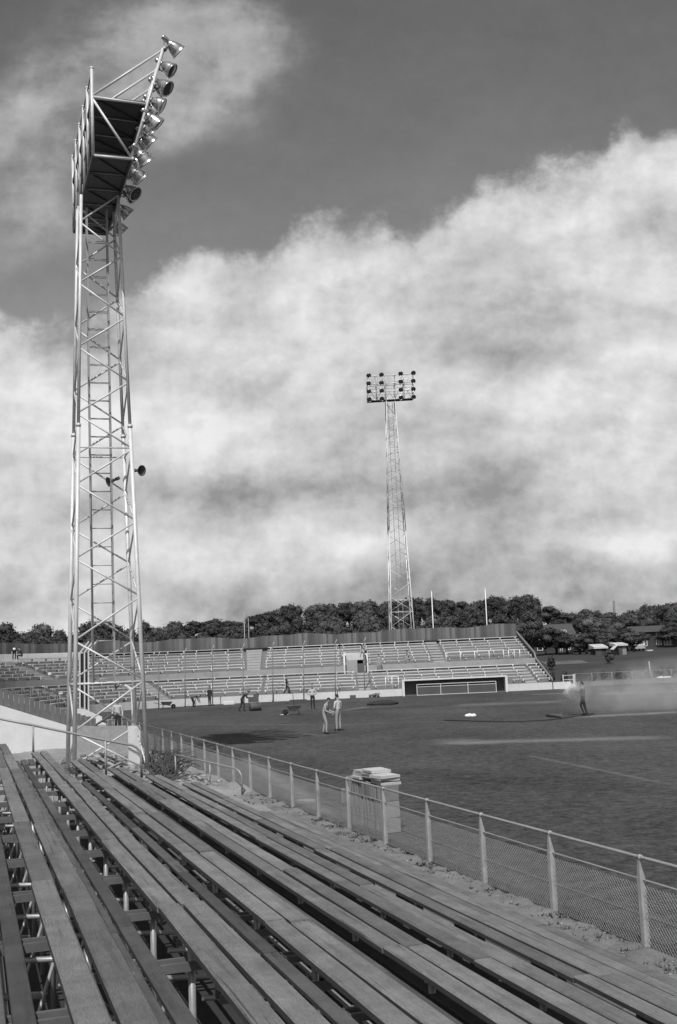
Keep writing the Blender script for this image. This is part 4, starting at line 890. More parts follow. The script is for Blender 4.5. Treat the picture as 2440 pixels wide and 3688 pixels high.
# ------------------------------------------------------------------ houses, sheds, car
def house(px0, px1, ytop, yeave, yb, y, label, wins):
    A_ = on_y(px0, yb, y); B2 = on_y(px1, yb, y); w = B2.x - A_.x; zb = terr(A_.x, y) - .3; ze = on_y((px0+px1)/2, yeave, y).z; zt = on_y((px0+px1)/2, ytop, y).z; d = 8
    t = thing('house', label, 'house', ((A_.x+B2.x)/2, y, zb), 'houses among the trees')
    MB().box(((A_.x+B2.x)/2, y + d/2, (zb+ze)/2), w, d, ze - zb, (1,0,0), (0,1,0)).build('wall', BRICK, t)
    x0_, x1_ = A_.x - .4, B2.x + .4
    rf = MB().prism([(x0_, y - .5, ze), (x0_, y + d/2, zt), (x0_, y + d + .5, ze)], (x1_ - x0_, 0, 0)).build('roof', TILE, t)
    MB().box((lerp(x0_, x1_, .3), y + d/2, zt + .3), .7, .6, 1.6, (1,0,0), (0,1,0)).build('chimney', BRICK, rf)
    for (wx0, wx1, wy0, wy1, nb) in wins:
        a = on_y(wx0, wy0, y - .06); c = on_y(wx1, wy1, y - .06); a.x = max(a.x, A_.x + .2)
        cx, cz = (a.x + c.x)/2, (a.z + c.z)/2; ww, hh = c.x - a.x, a.z - c.z
        fr = MB(); fr.box((cx, y - .05, a.z), ww, .08, .12, (1,0,0), (0,1,0)).box((cx, y - .05, c.z), ww, .1, .12, (1,0,0), (0,1,0))
        for k in range(nb + 1): fr.box((lerp(a.x, c.x, k/nb), y - .045, cz), .13, .07, hh, (1,0,0), (0,1,0))
        wo = fr.build('window', SUPP, t); MB().box((cx, y - .02, cz), ww - .1, .03, hh - .1, (1,0,0), (0,1,0)).build('pane', GLASS_D, wo)
    return t
house(1925, 2075, 2246, 2296, 2352, 186, 'dark gabled house with white windows just right of the far stand', [(1942, 1970, 2275, 2281, 4), (2016, 2040, 2270, 2276, 3), (1936, 1956, 2325, 2342, 1), (1934, 1946, 2307, 2312, 1), (2036, 2064, 2297, 2304, 2), (2018, 2026, 2330, 2346, 1), (2040, 2056, 2328, 2340, 2)])
house(2292, 2480, 2250, 2274, 2345, 190, 'wide dark house with two rows of white windows at the right edge', [(2304, 2324, 2277, 2293, 2), (2304, 2332, 2303, 2326, 3), (2364, 2384, 2306, 2322, 2), (2364, 2376, 2280, 2292, 1), (2392, 2426, 2303, 2322, 3), (2400, 2425, 2278, 2290, 3)])
def shed(px0, px1, ytop, ymid, yb, y, label, roofm, wallm, slope):
    A_ = on_y(px0, yb, y); B2 = on_y(px1, yb, y); zt = on_y(px0, ytop, y).z; zm = on_y(px0, ymid, y).z; zb = terr(A_.x, y) - .2
    t = thing('shed', label, 'shed', ((A_.x+B2.x)/2, y, zb), 'sheds beyond the field'); w = B2.x - A_.x
    MB().box(((A_.x+B2.x)/2, y + 1.5, (zb+zm)/2), w, 3, zm - zb, (1,0,0), (0,1,0)).build('wall', wallm, t)
    MB().prism([(A_.x - .2, y - .3, zm - .1), (A_.x - .2, y - .3, zm + .12), (A_.x - .2, y + 3.2, zt + .1), (A_.x - .2, y + 3.2, zm - .1)] , (w + .4, 0, 0)).build('roof', roofm, t)
    MB().box((lerp(A_.x, B2.x, .3), y - .03, (zb + zm)/2), .8, .06, (zm-zb)*.8, (1,0,0), (0,1,0)).build('door', DARKWOOD, t)
    return t
shed(2145, 2186, 2322, 2334, 2352, 160, 'low shed with a bright white roof beyond the field', SUPP, BRICK, 1)
shed(2222, 2258, 2316, 2324, 2353, 158, 'pale square shed with a flat roof beyond the field', SUPP, mat('shed_wall', .22, .9, .2, 1), 0)
p = on_y(2212, 2352, 158); t = thing('lean_to', 'slanting pale roof leaning on the square shed', 'lean-to', p, 'sheds beyond the field')
MB().beam(on_y(2203, 2340, 157.6), on_y(2226, 2318, 157.6), 1.6, .1).build('roof', WHITEP, t); MB().box(on_y(2218, 2342, 157.6), .12, .12, 1.4).build('post', DARKWOOD, t)
def car(px, py, y, label):
    p = on_y(px, py, y); z = terr(p.x, y) + .05; z = max(z, p.z - .35); t = thing('parked_car', label, 'car', (p.x, y, z), 'cars by the houses')
    prof = [(0, .3), (-.05, .8), (.35, 1.0), (.8, 1.42), (2.4, 1.42), (3.0, 1.0), (3.9, .85), (3.95, .35)]
    MB().prism([(p.x - .78, y + a, z + c) for a, c in prof], (1.56, 0, 0)).build('body', CARP, t)
    MB().box((p.x, y + .53, z + 1.18), 1.2, .06, .3, (1,0,0), (0,.72,.69)).build('window', GLASS_D, t)
    for sx in (-.62, .62):
        for sy in (.7, 3.2): MB().lathe((p.x + sx - .1, y + sy, z + .3), (1, 0, 0), [(0, 0), (0, .3), (.2, .3), (.2, 0)], 14).build('wheel', BLACK, t)
        MB().box((p.x + sx, y - .05, z + .68), .16, .04, .1, (1,0,0), (0,1,0)).build('tail_lamp', RUSTY, t)
CARP = mat('grey_car_paint', .42, .35, .1, 2, spec=.5)
car(2308, 2342, 178, 'white car parked in front of the wide dark house')
p = on_y(2338, 2343, 172); t = thing('boat', 'long low pale rowing boat beside the white car', 'boat', p)
MB().prism([p + Vector(v) for v in ((-.5, 0, -.1), (.5, 0, -.1), (.7, 0, .1), (-.6, 0, .08))], (0, .9, 0)).build('hull', SUPP, t); MB().box(p + Vector((0, .45, .11)), 1.0, .7, .03, (1,0,0), (0,1,0)).build('seat', PALEWOOD, t)
# pale track at the field edge
b = MB()
q = [on_y(1950, 2368, 150), on_y(2030, 2366, 150), on_y(2100, 2362, 150)]
b.add([(q[0].x, 146, terr(q[0].x, 146) + .05), (q[2].x, 146, terr(q[2].x, 146) + .05), (q[2].x, 151, terr(q[2].x, 151) + .05), (q[0].x, 151, terr(q[0].x, 151) + .05)], [(0, 1, 2, 3)])
kind(b.build('path', mat('worn_grass', .10, .95, .5, .4, fine=.4)), 'structure')
# rail fence, gate and debris right of the stand
t = thing('rail_fence', 'thin tube rail fence beyond the pitch at right', 'fence', (30, 113.5, 0)); yF = 113.5
xsF = [on_y(px, 2440, yF).x for px in (2073, 2133, 2205, 2278, 2350, 2420, 2492, 2560)]
for x in xsF: MB().tube([(x, yF, -.05), (x, yF, 1.25)], .04, 8).build('post', POSTR, t)
MB().tube([(xsF[0], yF, 1.2), (xsF[-1], yF, 1.2)], .026, 8).build('rail', POSTR, t)
kind(grid('bank', [20.0 + i*.7 for i in range(50)], [111.6 + i*.4 for i in range(12)], lambda x, y: -.03 + .42 * sstep(111.8, 113.2, y) * sstep(21.4, 23, x) * (1 - sstep(114.8, 116, y)) + .08 * fbm(x, y, 2, .8) * sstep(111.7, 112.3, y), mat('dry_bank', .12, .95, .4, 1.2, bump=.8, bscale=6, fine=.4)), 'structure')
t = thing('gate', 'small white gate between the stand end and the rail fence', 'gate', (22.4, 108, 0))
gx0, gx1 = on_y(2030, 2460, 108).x, on_y(2069, 2460, 108).x
for x, w in ((gx0, .1), (gx1, .2)): MB().box((x, 108, .64), w, .12, 1.28, (1,0,0), (0,1,0)).build('post', SUPP, t)
for z in (1.2, .8): MB().box(((gx0+gx1)/2, 108, z), gx1 - gx0, .05, .06, (1,0,0), (0,1,0)).build('rail', SUPP, t)
t = thing('pale_post', 'bare pale post standing beside the branch heap at right', 'post', on_y(2345, 2440, 116)); MB().tube([on_y(2346, 2446, 116), on_y(2338, 2382, 116)], [.07, .05], 8).build('shaft', PALEWOOD, t)
t = thing('branch_heap', 'heap of bare pale branches behind the rail fence at right', 'branches', on_y(2310, 2440, 115.5)); b = MB()
for i in range(26):
    a = on_y(R_.uniform(2270, 2340), R_.uniform(2425, 2447), 115.5 + R_.uniform(-.6, .6)); c = a + Vector((R_.uniform(-1.1, 1.1), R_.uniform(-.5, .5), R_.uniform(-.1, .7))); m_ = (a+c)/2 + Vector((R_.uniform(-.2, .2), 0, R_.uniform(-.1, .3))); b.tube([a, m_, c], [.035, .025, .012], 5)
b.tube([on_y(2268, 2424, 115.4), on_y(2310, 2428, 115.4), on_y(2326, 2418, 115.4), on_y(2330, 2404, 115.4)], [.05, .05, .04, .02], 6)
b.build('branch', PALEWOOD, t)
b = MB()
for i in range(9): b.ell(on_y(2368 + i*5.5, 2443 + R_.uniform(-2, 2), 115.8), .25, .3, R_.uniform(.1, .22), 8, 6, .2)
tag(recenter(b.build('sack_heap', WHITEP), on_y(2390, 2445, 115.8)), 'low heap of pale sacks behind the rail fence at right', 'sack heap')

# ------------------------------------------------------------------ people
def person(label, loc, yaw, pose=None, top=OVERALL, legs=OVERALL, sleeve=True, hair=HAIR, hat=None, scale=1.0, grp=None):
    J = dict(pelvis=(0, 0, .95), belly=(0, 0, 1.10), chest=(0, .0, 1.30), neck=(0, .0, 1.47), head=(0, .02, 1.60),
             sL=(-.18, 0, 1.41), eL=(-.24, -.02, 1.13), wL=(-.25, .06, .88), hL=(-.25, .08, .80), sR=(.18, 0, 1.41), eR=(.24, -.02, 1.13), wR=(.25, .06, .88), hR=(.25, .08, .80),
             pL=(-.09, 0, .91), kL=(-.10, .02, .50), aL=(-.10, 0, .09), tL=(-.12, .17, .035), pR=(.09, 0, .91), kR=(.10, .02, .50), aR=(.10, 0, .09), tR=(.12, .17, .035))
    pose = dict(pose or {}); look = pose.pop('look', (0, 1, 0)); J.update(pose); J = {k: Vector(v) for k, v in J.items()}
    rad = dict(pelvis=(.155, .115), belly=(.145, .11), chest=(.165, .12), neck=(.058, .058), head=(.07, .07), sL=(.068, .068), eL=(.05, .05), wL=(.036, .036), hL=(.04, .024), pL=(.098, .098), kL=(.068, .068), aL=(.052, .052), tL=(.045, .035))
    for s in ('s', 'e', 'w', 'h', 'p', 'k', 'a', 't'): rad[s + 'R'] = rad[s + 'L']
    names = list(J); ed = [('pelvis', 'belly'), ('belly', 'chest'), ('chest', 'neck'), ('neck', 'head')]
    for s in 'LR': ed += [('chest', 's' + s), ('s' + s, 'e' + s), ('e' + s, 'w' + s), ('w' + s, 'h' + s), ('pelvis', 'p' + s), ('p' + s, 'k' + s), ('k' + s, 'a' + s), ('a' + s, 't' + s)]
    vs = [J[n] for n in names]; rd = [rad[n] for n in names]; es = [(names.index(a), names.index(b_)) for a, b_ in ed]
    me = bpy.data.meshes.new('person'); me.from_pydata(vs, es, []); ob = bpy.data.objects.new('person', me); COL.objects.link(ob)
    ob.modifiers.new('skin', 'SKIN'); sd = ob.modifiers.new('sub', 'SUBSURF'); sd.levels = 1; sd.render_levels = 1
    if not me.skin_vertices: me.skin_vertices.new()
    for i, r in enumerate(rd): me.skin_vertices[0].data[i].radius = r
    me.skin_vertices[0].data[0].use_root = True
    dg = bpy.context.evaluated_depsgraph_get(); me2 = bpy.data.meshes.new_from_object(ob.evaluated_get(dg)); bpy.data.objects.remove(ob)
    b = MB(); mats = [SKIN, top, legs, SHOE]
    def seg_of(p):
        best = None
        for a, c in ed:
            A_, B2 = J[a], J[c]; d = B2 - A_; t = max(0, min(1, (p - A_).dot(d) / max(d.length_squared, 1e-6))); q = (p - A_ - d*t).length - rad[c][0]*.5
            if best is None or q < best[0]: best = (q, a, c, t)
        return best
    b.v = [v.co.copy() for v in me2.vertices]
    for p in me2.polygons:
        _, a, c, t = seg_of(p.center); mi = 1
        if c in ('head',) or (c == 'neck' and t > .75): mi = 0
        elif c[0] == 'h' or (a[0] == 'w'): mi = 0
        elif c[0] == 'w' and not sleeve: mi = 0
        elif c[0] in 'ka' and c != 'neck' or a == 'pelvis' and c[0] == 'p' or (a == 'pelvis' and t < .35): mi = 2
        elif c[0] == 't' and len(c) == 2: mi = 3
        b.f.append(list(p.vertices)); b.sm.append(True); b.mi.append(mi)
    # head with face, ears; five fingers and a thumb grown on each hand
    hz = (J['head'] - J['neck']).normalized(); fw = Vector(look); fw = (fw - hz * fw.dot(hz)).normalized(); rt = fw.cross(hz)
    hc = J['head'] + hz*.03; b.m = 0
    b.ell(hc, .077, .098, .118, 14, 10, 0, R_, rt, fw, hz); b.ell(hc - hz*.055 + fw*.03, .055, .065, .062, 10, 8, 0, R_, rt, fw, hz)
    b.add([hc + fw*.095 + hz*.03, hc + fw*.092 - hz*.03 + rt*.016, hc + fw*.092 - hz*.03 - rt*.016, hc + fw*.122 - hz*.022], [(0, 3, 1), (0, 2, 3), (1, 3, 2)])
    for s in (-1, 1): b.ell(hc + rt*s*.078 - fw*.005, .012, .026, .034, 8, 6, 0, R_, rt, fw, hz)
    b.m = 3
    for s in (-1, 1): b.ell(hc + rt*s*.032 + fw*.088 + hz*.018, .013, .008, .008, 6, 4, 0, R_, rt, fw, hz)
    b.ell(hc + fw*.09 - hz*.062, .024, .008, .005, 6, 4, 0, R_, rt, fw, hz); b.m = 0
    for s in 'LR':
        d = (J['h' + s] - J['w' + s]).normalized(); sd_ = d.cross(Vector((1, 0, 0)));  sd_ = sd_.normalized() if sd_.length > .1 else Vector((0, 1, 0)); cu = d.cross(sd_)
        for k in range(4):
            o = J['h' + s] + sd_ * (k - 1.5) * .017 + d*.01; l = (.075, .085, .08, .062)[k]; b.tube([o, o + d*l*.5 + cu*.006, o + d*l + cu*.02], [.0095, .009, .007], 6)
        o = J['h' + s] - sd_*.03 - d*.03; b.tube([o, o - sd_*.02 + d*.03, o - sd_*.018 + d*.06], [.011, .010, .008], 6)
    bpy.data.meshes.remove(me2)
    M = Matrix.Translation(Vector(loc)) @ Matrix.Rotation(yaw, 4, 'Z') @ Matrix.Scale(scale, 4)
    ob = b.build('person', mats); ob.matrix_world = M; tag(ob, label, 'person', grp)
    hb = MB(); hb.ell(hc + hz*.025 - fw*.014, .085, .102, .108, 14, 10, .03, R_, rt, fw, hz)
    keep = [f for f in hb.f if sum(((hb.v[i] - hc).dot(hz) for i in f)) / len(f) > -.01 - .5*max(0, -0) + (.055 if sum(((hb.v[i] - hc).dot(fw) for i in f)) / len(f) > .03 else -.06)]
    hb.f = keep; hb.sm = [True]*len(keep); hb.mi = [0]*len(keep)
    h = hb.build('hair', hair); h.parent = ob
    if hat:
        q = MB(); q.lathe(hc + hz*.06, hz, [(0, .13), (.015, .12), (.02, .098), (.07, .09), (.09, 0)], 14); hh = q.build('cap', hat); hh.parent = ob
    if legs is not top:
        q = MB(); ax = (J['belly'] - J['pelvis']).normalized(); q.lathe(J['pelvis'] + ax*.055, ax, [(0, .15), (.035, .15)], 14)
        for i in range(len(q.v)):
            dlt = q.v[i] - J['pelvis']; q.v[i] = J['pelvis'] + Vector((dlt.x * 1.06, dlt.y*.80, dlt.z))
        bl = q.build('belt', RUSTY); bl.parent = ob
    return ob
g = on_z(1172, 2644, 0)
person('man in pale overalls on the grass reaching an arm forward, left of two talking', g, -PI/2 - .25, dict(belly=(0, .03, 1.09), chest=(0, .09, 1.28), neck=(0, .15, 1.44), head=(0, .22, 1.56), sL=(-.18, .1, 1.39), eL=(-.24, .14, 1.12), wL=(-.18, .36, 1.03), hL=(-.16, .44, 1.01), sR=(.18, .1, 1.39), eR=(.24, .12, 1.11), wR=(.20, .36, 1.00), hR=(.19, .45, .98), kR=(.11, .12, .5), aR=(.11, .10, .09), tR=(.13, .27, .035), aL=(-.1, -.12, .09), tL=(-.11, .05, .035), kL=(-.1, -.02, .5)), OVERALL, OVERALL, True)
g = on_z(1222, 2632, 0)
person('man in pale work clothes on the grass with hands down, right of two talking', g, -PI/2 + 2.35, dict(head=(0, .05, 1.61), eR=(.25, .03, 1.13), wR=(.18, .18, .92), hR=(.16, .22, .84), eL=(-.25, .0, 1.13), wL=(-.2, .14, .90), hL=(-.19, .17, .82), kL=(-.11, .03, .5), aL=(-.13, 0, .09), tL=(-.18, .16, .035)), SHIRT_W, OVERALL, False, scale=1.02)
g = on_z(1128, 2554, 0)
person('man in white shirt and dark trousers standing on the grass with hands at his waist', g, PI + .1, dict(eL=(-.31, -.02, 1.14), wL=(-.16, .15, 1.06), hL=(-.09, .17, 1.04), eR=(.31, -.02, 1.14), wR=(.16, .15, 1.04), hR=(.09, .17, 1.02)), SHIRT_W, CLOTH_D, False)
person('man in dark clothes walking along the front wall of the far stand', (on_y(1034, 2497, 106.6).x, 106.6, .64), -PI/2, dict(kR=(.1, .22, .52), aR=(.1, .30, .09), tR=(.11, .47, .06), kL=(-.1, .0, .5), aL=(-.1, -.28, .12), tL=(-.11, -.13, .04), wL=(-.25, .2, .92), hL=(-.25, .26, .86)), CLOTH_D, CLOTH_D, True)
g = on_z(757, 2543, 0); person('man in a dark overall standing on the grass near the net poles', g, PI*.8, None, CLOTH_D, CLOTH_D, True)
bendp = dict(pelvis=(0, -.1, .86), belly=(0, .08, .97), chest=(0, .28, 1.02), neck=(0, .44, 1.02), head=(0, .56, .98), look=(0, .3, -1), sL=(-.18, .36, 1.02), eL=(-.22, .45, .75), wL=(-.18, .55, .52), hL=(-.17, .58, .44), sR=(.18, .36, 1.02), eR=(.22, .45, .75), wR=(.18, .55, .52), hR=(.17, .58, .44), pL=(-.09, -.1, .82), pR=(.09, -.1, .82), kL=(-.11, .05, .46), kR=(.11, .05, .46))
g = on_z(697, 2548, 0); person('stooping man in dark clothes working at the foot of the stand', g, -1.1, bendp, CLOTH_M, CLOTH_D, True)
push = dict(belly=(0, .12, 1.06), chest=(0, .27, 1.2), neck=(0, .40, 1.32), head=(0, .5, 1.42), sL=(-.18, .32, 1.29), eL=(-.25, .4, 1.03), wL=(-.2, .62, .95), hL=(-.2, .69, .93), sR=(.18, .32, 1.29), eR=(.25, .4, 1.03), wR=(.2, .62, .95), hR=(.2, .69, .93), aL=(-.1, -.25, .09), tL=(-.1, -.09, .035), kL=(-.1, -.02, .5), kR=(.1, .2, .5), aR=(.1, .15, .09), tR=(.1, .32, .035))
g = on_z(872, 2562, 0); person('man in dark clothes leaning over a small ground roller', g, -PI/2, push, CLOTH_D, CLOTH_D, True, hat=CLOTH_M)
t = thing('ground_roller', 'small garden roller with a pale drum pushed over the grass', 'roller', g + Vector((.75, 0, 0)))
c = g + Vector((1.0, -.1, .3)); X3 = Vector((.25, .97, 0))
MB().lathe(c - Vector((.33, .15, 0)), Vector((1, .45, 0)), [(0, 0), (0, .3), (.02, .31), (.78, .31), (.8, .3), (.8, 0)], 20).build('drum', mat('worn_drum', .09, .6, .3, 4), t)
MB().box(c + Vector((-.1, .1, .55)), .75, .5, .4, (1,0,0), (0,1,0)).box(c + Vector((.12, .05, .85)), .4, .35, .22, (1,0,0), (0,1,0)).tube([c + Vector((.2, 0, .9)), c + Vector((.22, 0, 1.15))], .04, 6).build('engine', RUSTY, t)
MB().tube([c + Vector((-.3, -.2, .4)), g + Vector((.72, -.2, .92))], .02, 6).tube([c + Vector((-.3, .2, .4)), g + Vector((.72, .2, .92))], .02, 6).build('handle', RUSTY, t)
hose_pose = dict(belly=(0, -.02, 1.10), chest=(0, -.05, 1.30), neck=(0, -.03, 1.47), head=(0, 0, 1.61), eR=(.26, .14, 1.22), wR=(.12, .36, 1.27), hR=(.06, .44, 1.29), eL=(-.26, .12, 1.2), wL=(-.1, .42, 1.32), hL=(-.03, .49, 1.33), kL=(-.08, .12, .5), aL=(-.05, -.05, .09), tL=(-.06, .12, .035), kR=(.1, -.02, .5), aR=(.12, -.16, .09), tR=(.13, 0, .035))
hg = on_z(2104, 2576, 0); hy = PI/2 - .45; person('man in dark clothes watering the grass with a hose, half hidden by spray', hg, hy, hose_pose, CLOTH_M, CLOTH_D, True)
Mh = Matrix.Translation(hg) @ Matrix.Rotation(hy, 4, 'Z'); noz = Mh @ Vector((-.04, .44, 1.34))
t = thing('hose', 'dark hose trailing over the grass to the watering man', 'hose', hg)
pts = [on_z(x, y, .03) for x, y in ((1600, 2594), (1680, 2596), (1780, 2599), (1880, 2598), (1960, 2594), (2020, 2588), (2070, 2580), (2120, 2577), (2140, 2570))]
loop = [Mh @ Vector(v) for v in ((.75, .0, .05), (.62, .05, .6), (.45, .1, 1.0), (.25, .3, 1.2), (.05, .40, 1.30), (-.04, .44, 1.34))]
MB().tube(pts + loop, .022, 6).build('tube', HOSE, t); MB().tube([Mh @ Vector((.03, .34, 1.30)), noz], [.03, .015], 8).build('nozzle', ALU, t)
b = MB(); wn = Vector((1, .12, 0)); r = random.Random(5)
def drop(p, s, d):
    d = d.normalized(); x = d.orthogonal().normalized(); y = d.cross(x)
    b.add([p + d*s*2.2, p + x*s, p + y*s, p - x*s, p - y*s, p - d*s*2.2], [(0, 1, 2), (0, 2, 3), (0, 3, 4), (0, 4, 1), (5, 2, 1), (5, 3, 2), (5, 4, 3), (5, 1, 4)])
av = Mh.to_3x3() @ Vector((0, 1, .35))
for i in range(24000):
    q = r.random()
    if i < 9000:                                    # the burst at the nozzle
        l = abs(r.gauss(0, .24)); d = (av + Vector((r.gauss(0, .9), r.gauss(0, .9), r.gauss(0, .8)))).normalized(); p = noz + d*l; drop(p, r.uniform(.003, .0085), d)
    else:                                           # mist drifting to the right and falling
        l = 17 * q**.8; zc = 1.45 - .045*l; p = noz + wn*l + Vector((0, r.gauss(0, .4 + .22*l), 0)); p.z = zc + r.gauss(0, .25 + .035*l)
        if p.z < .03: p.z = r.uniform(.03, .9)
        drop(p, r.uniform(.0022, .0048), Vector((.6, r.gauss(0, .3), -1)))
mt = bpy.data.materials.new('water_drops'); mt.use_nodes = True; bs = mt.node_tree.nodes['Principled BSDF']; bs.inputs['Base Color'].default_value = (.9, .9, .9, 1); bs.inputs['Roughness'].default_value = .3
kind(b.build('water_spray', mt), 'stuff')
def mist(c, rx, ry, rz, dens, nm):
    o = MB().ell(c, rx, ry, rz, 20, 12).build(nm, mm := bpy.data.materials.new('mist')); mm.use_nodes = True; nt = mm.node_tree; nt.nodes.clear(); out = nt.nodes.new('ShaderNodeOutputMaterial'); v = nt.nodes.new('ShaderNodeVolumePrincipled'); v.inputs['Color'].default_value = (.95, .95, .95, 1); v.inputs['Density'].default_value = dens; v.inputs['Anisotropy'].default_value = 0
    nt.links.new(v.outputs[0], out.inputs['Volume'])
    tc = nt.nodes.new('ShaderNodeTexCoord'); n = nt.nodes.new('ShaderNodeTexNoise'); n.inputs['Scale'].default_value = .75; n.inputs['Detail'].default_value = 5; nt.links.new(tc.outputs['Object'], n.inputs['Vector'])
    ln = nt.nodes.new('ShaderNodeVectorMath'); ln.operation = 'LENGTH'; sb = nt.nodes.new('ShaderNodeVectorMath'); sb.operation = 'SUBTRACT'; sb.inputs[1].default_value = c; dv = nt.nodes.new('ShaderNodeVectorMath'); dv.operation = 'DIVIDE'; dv.inputs[1].default_value = (rx, ry, rz)
    nt.links.new(tc.outputs['Object'], sb.inputs[0]); nt.links.new(sb.outputs[0], dv.inputs[0]); nt.links.new(dv.outputs[0], ln.inputs[0])
    fa = nt.nodes.new('ShaderNodeMapRange'); nt.links.new(ln.outputs['Value'], fa.inputs[0]); fa.inputs[1].default_value = 1.0; fa.inputs[2].default_value = .1; fa.inputs[3].default_value = 0; fa.inputs[4].default_value = dens
    m1 = nt.nodes.new('ShaderNodeMath'); m1.operation = 'MULTIPLY'; nt.links.new(fa.outputs[0], m1.inputs[0]); nr = nt.nodes.new('ShaderNodeMapRange'); nt.links.new(n.outputs[0], nr.inputs[0]); nr.inputs[1].default_value = .38; nr.inputs[2].default_value = .66; nr.inputs[3].default_value = .08; nr.inputs[4].default_value = 2.1; nt.links.new(nr.outputs[0], m1.inputs[1]); nt.links.new(m1.outputs[0], v.inputs['Density'])
    return kind(o, 'stuff')
mist(noz + Vector((-.02, -.22, -.02)), .42, .38, .36, 3.6, 'spray_mist'); mist(noz + Vector((.22, -.35, -.12)), .75, .5, .6, .9, 'spray_mist'); mist(noz + Vector((7.8, 1.0, -.3)), 9.2, 4.6, 2.1, .28, 'spray_mist')

sit = dict(pelvis=(0, -.1, .5), belly=(0, -.04, .64), chest=(0, .06, .84), neck=(0, .14, 1.0), head=(0, .2, 1.13), sL=(-.18, .1, .94), eL=(-.24, .25, .7), wL=(-.16, .45, .62), hL=(-.12, .52, .62), sR=(.18, .1, .94), eR=(.24, .25, .7), wR=(.16, .45, .62), hR=(.12, .52, .62), pL=(-.1, -.06, .47), kL=(-.13, .36, .52), aL=(-.12, .3, .09), tL=(-.13, .47, .035), pR=(.1, -.06, .47), kR=(.13, .36, .52), aR=(.12, .3, .09), tR=(.13, .47, .035))
person('man in pale overalls standing on the walkway of the far stand', (on_y(1367, 2415, 111.9).x, 111.9, WALK_Z), PI*.9, None, OVERALL, OVERALL, True)
person('man in pale clothes crouching on the walkway wall of the far stand', (on_y(1476, 2400, 112.8).x, 112.75, 2.9), PI*.6, sit, OVERALL, OVERALL, True, scale=1.05)
person('man in a white shirt leaning beside the passage of the far stand', (on_y(1318, 2362, 115).x, 114.9, UPP[2][1] - .42), PI*.75, push, SHIRT_W, CLOTH_D, True)
p = on_y(52, 2372, 104.3); person('crouching man with a white cap high in the curve at left', (p.x, 104.3, p.z - .1), PI + .3, bendp, CLOTH_D, CLOTH_D, False, hat=WHITE, grp=None)
p = on_y(78, 2374, 104.6); person('crouching man in dark clothes beside the man with a white cap', (p.x, 104.6, p.z - .15), PI*.6, sit, CLOTH_D, CLOTH_D, False)
p = on_s(425, 2625, 56.5); person('man looking over the wire railing behind the near tower', (p.x, p.y, max(0, p.z - .3)), PI, dict(look=(.3, 1, 0)), SHIRT_W, CLOTH_D, True)

# ------------------------------------------------------------------ barrows and small things on the grass
def barrow(p, yaw, label):
    t = thing('wheelbarrow', label, 'wheelbarrow', p, 'wheelbarrows on the grass'); M = Matrix.Translation(p) @ Matrix.Rotation(yaw, 4, 'Z'); T = lambda *v: M @ Vector(v)
    b = MB(); lo = [T(-.28, -.2, .33), T(.30, -.2, .30), T(.30, .2, .30), T(-.28, .2, .33)]; hi = [T(-.45, -.32, .62), T(.52, -.32, .60), T(.52, .32, .60), T(-.45, .32, .62)]
    b.add(lo + hi, [(0, 3, 2, 1), (0, 1, 5, 4), (1, 2, 6, 5), (2, 3, 7, 6), (3, 0, 4, 7)]); b.build('tray', RUSTY, t)
    w = MB().lathe(T(.62, -.05, .2), M.to_3x3() @ Vector((0, 1, 0)), [(0, .04), (0, .15), (0, .2), (.1, .2), (.1, .15), (.1, .04)], 16); w.build('wheel', BLACK, t)
    for s in (-1, 1):
        MB().tube([T(.62, s*.08, .2), T(.2, s*.2, .3), T(-.5, s*.25, .42), T(-1.05, s*.27, .58)], .022, 6).build('handle', RUSTY, t)
        MB().tube([T(-.25, s*.2, .36), T(-.32, s*.24, 0)], .022, 6).build('leg', RUSTY, t)
g = on_z(1062, 2574, 0); barrow(g, PI + .15, 'dark wheelbarrow with an upright spade on the grass near the standing man')
t = thing('spade', 'spade standing upright in the wheelbarrow', 'spade', g); MB().tube([g + Vector((.0, 0, .45)), g + Vector((-.08, 0, 1.45))], .02, 6).build('shaft', DARKWOOD, t); MB().box(g + Vector((0, 0, .4)), .2, .02, .3).build('blade', RUSTY, t)
g = on_z(600, 2553, 0); barrow(g, .3, 'dark wheelbarrow at the foot of the curved stand')
def blob(name, px, py, sx, sy, sz, m, label, cat, n=5):
    g = on_z(px, py, 0); b = MB()
    for i in range(n): b.ell(g + Vector((R_.uniform(-.5, .5)*sx, R_.uniform(-.5, .5)*sy, sz*.3)), sx*R_.uniform(.25, .5), sy*R_.uniform(.3, .5), sz*R_.uniform(.5, .9), 10, 6, .15)
    return tag(recenter(b.build(name, m), g), label, cat)
blob('turf_heap', 1381, 2538, 1.5, 1.2, .28, DIRT, 'low dark heap of turf on the grass before the far stand', 'turf heap', 9)
blob('cloth', 1696, 2580, .42, .3, .14, WHITE, 'small bright white cloth lying on the grass', 'cloth', 5)
blob('paper', 1032, 2574, .55, .3, .05, WHITEP, 'flat pale paper beside the wheelbarrow', 'paper', 4)
a, c = on_z(1972, 2575, .09), on_z(2028, 2580, .09); tag(recenter(MB().tube([a, lerp(a, c, .5), c], [.10, .11, .10], 10).build('drain_pipe', RUSTY), (a + c)/2), 'dark thick pipe lying on the grass left of the watering man', 'pipe')
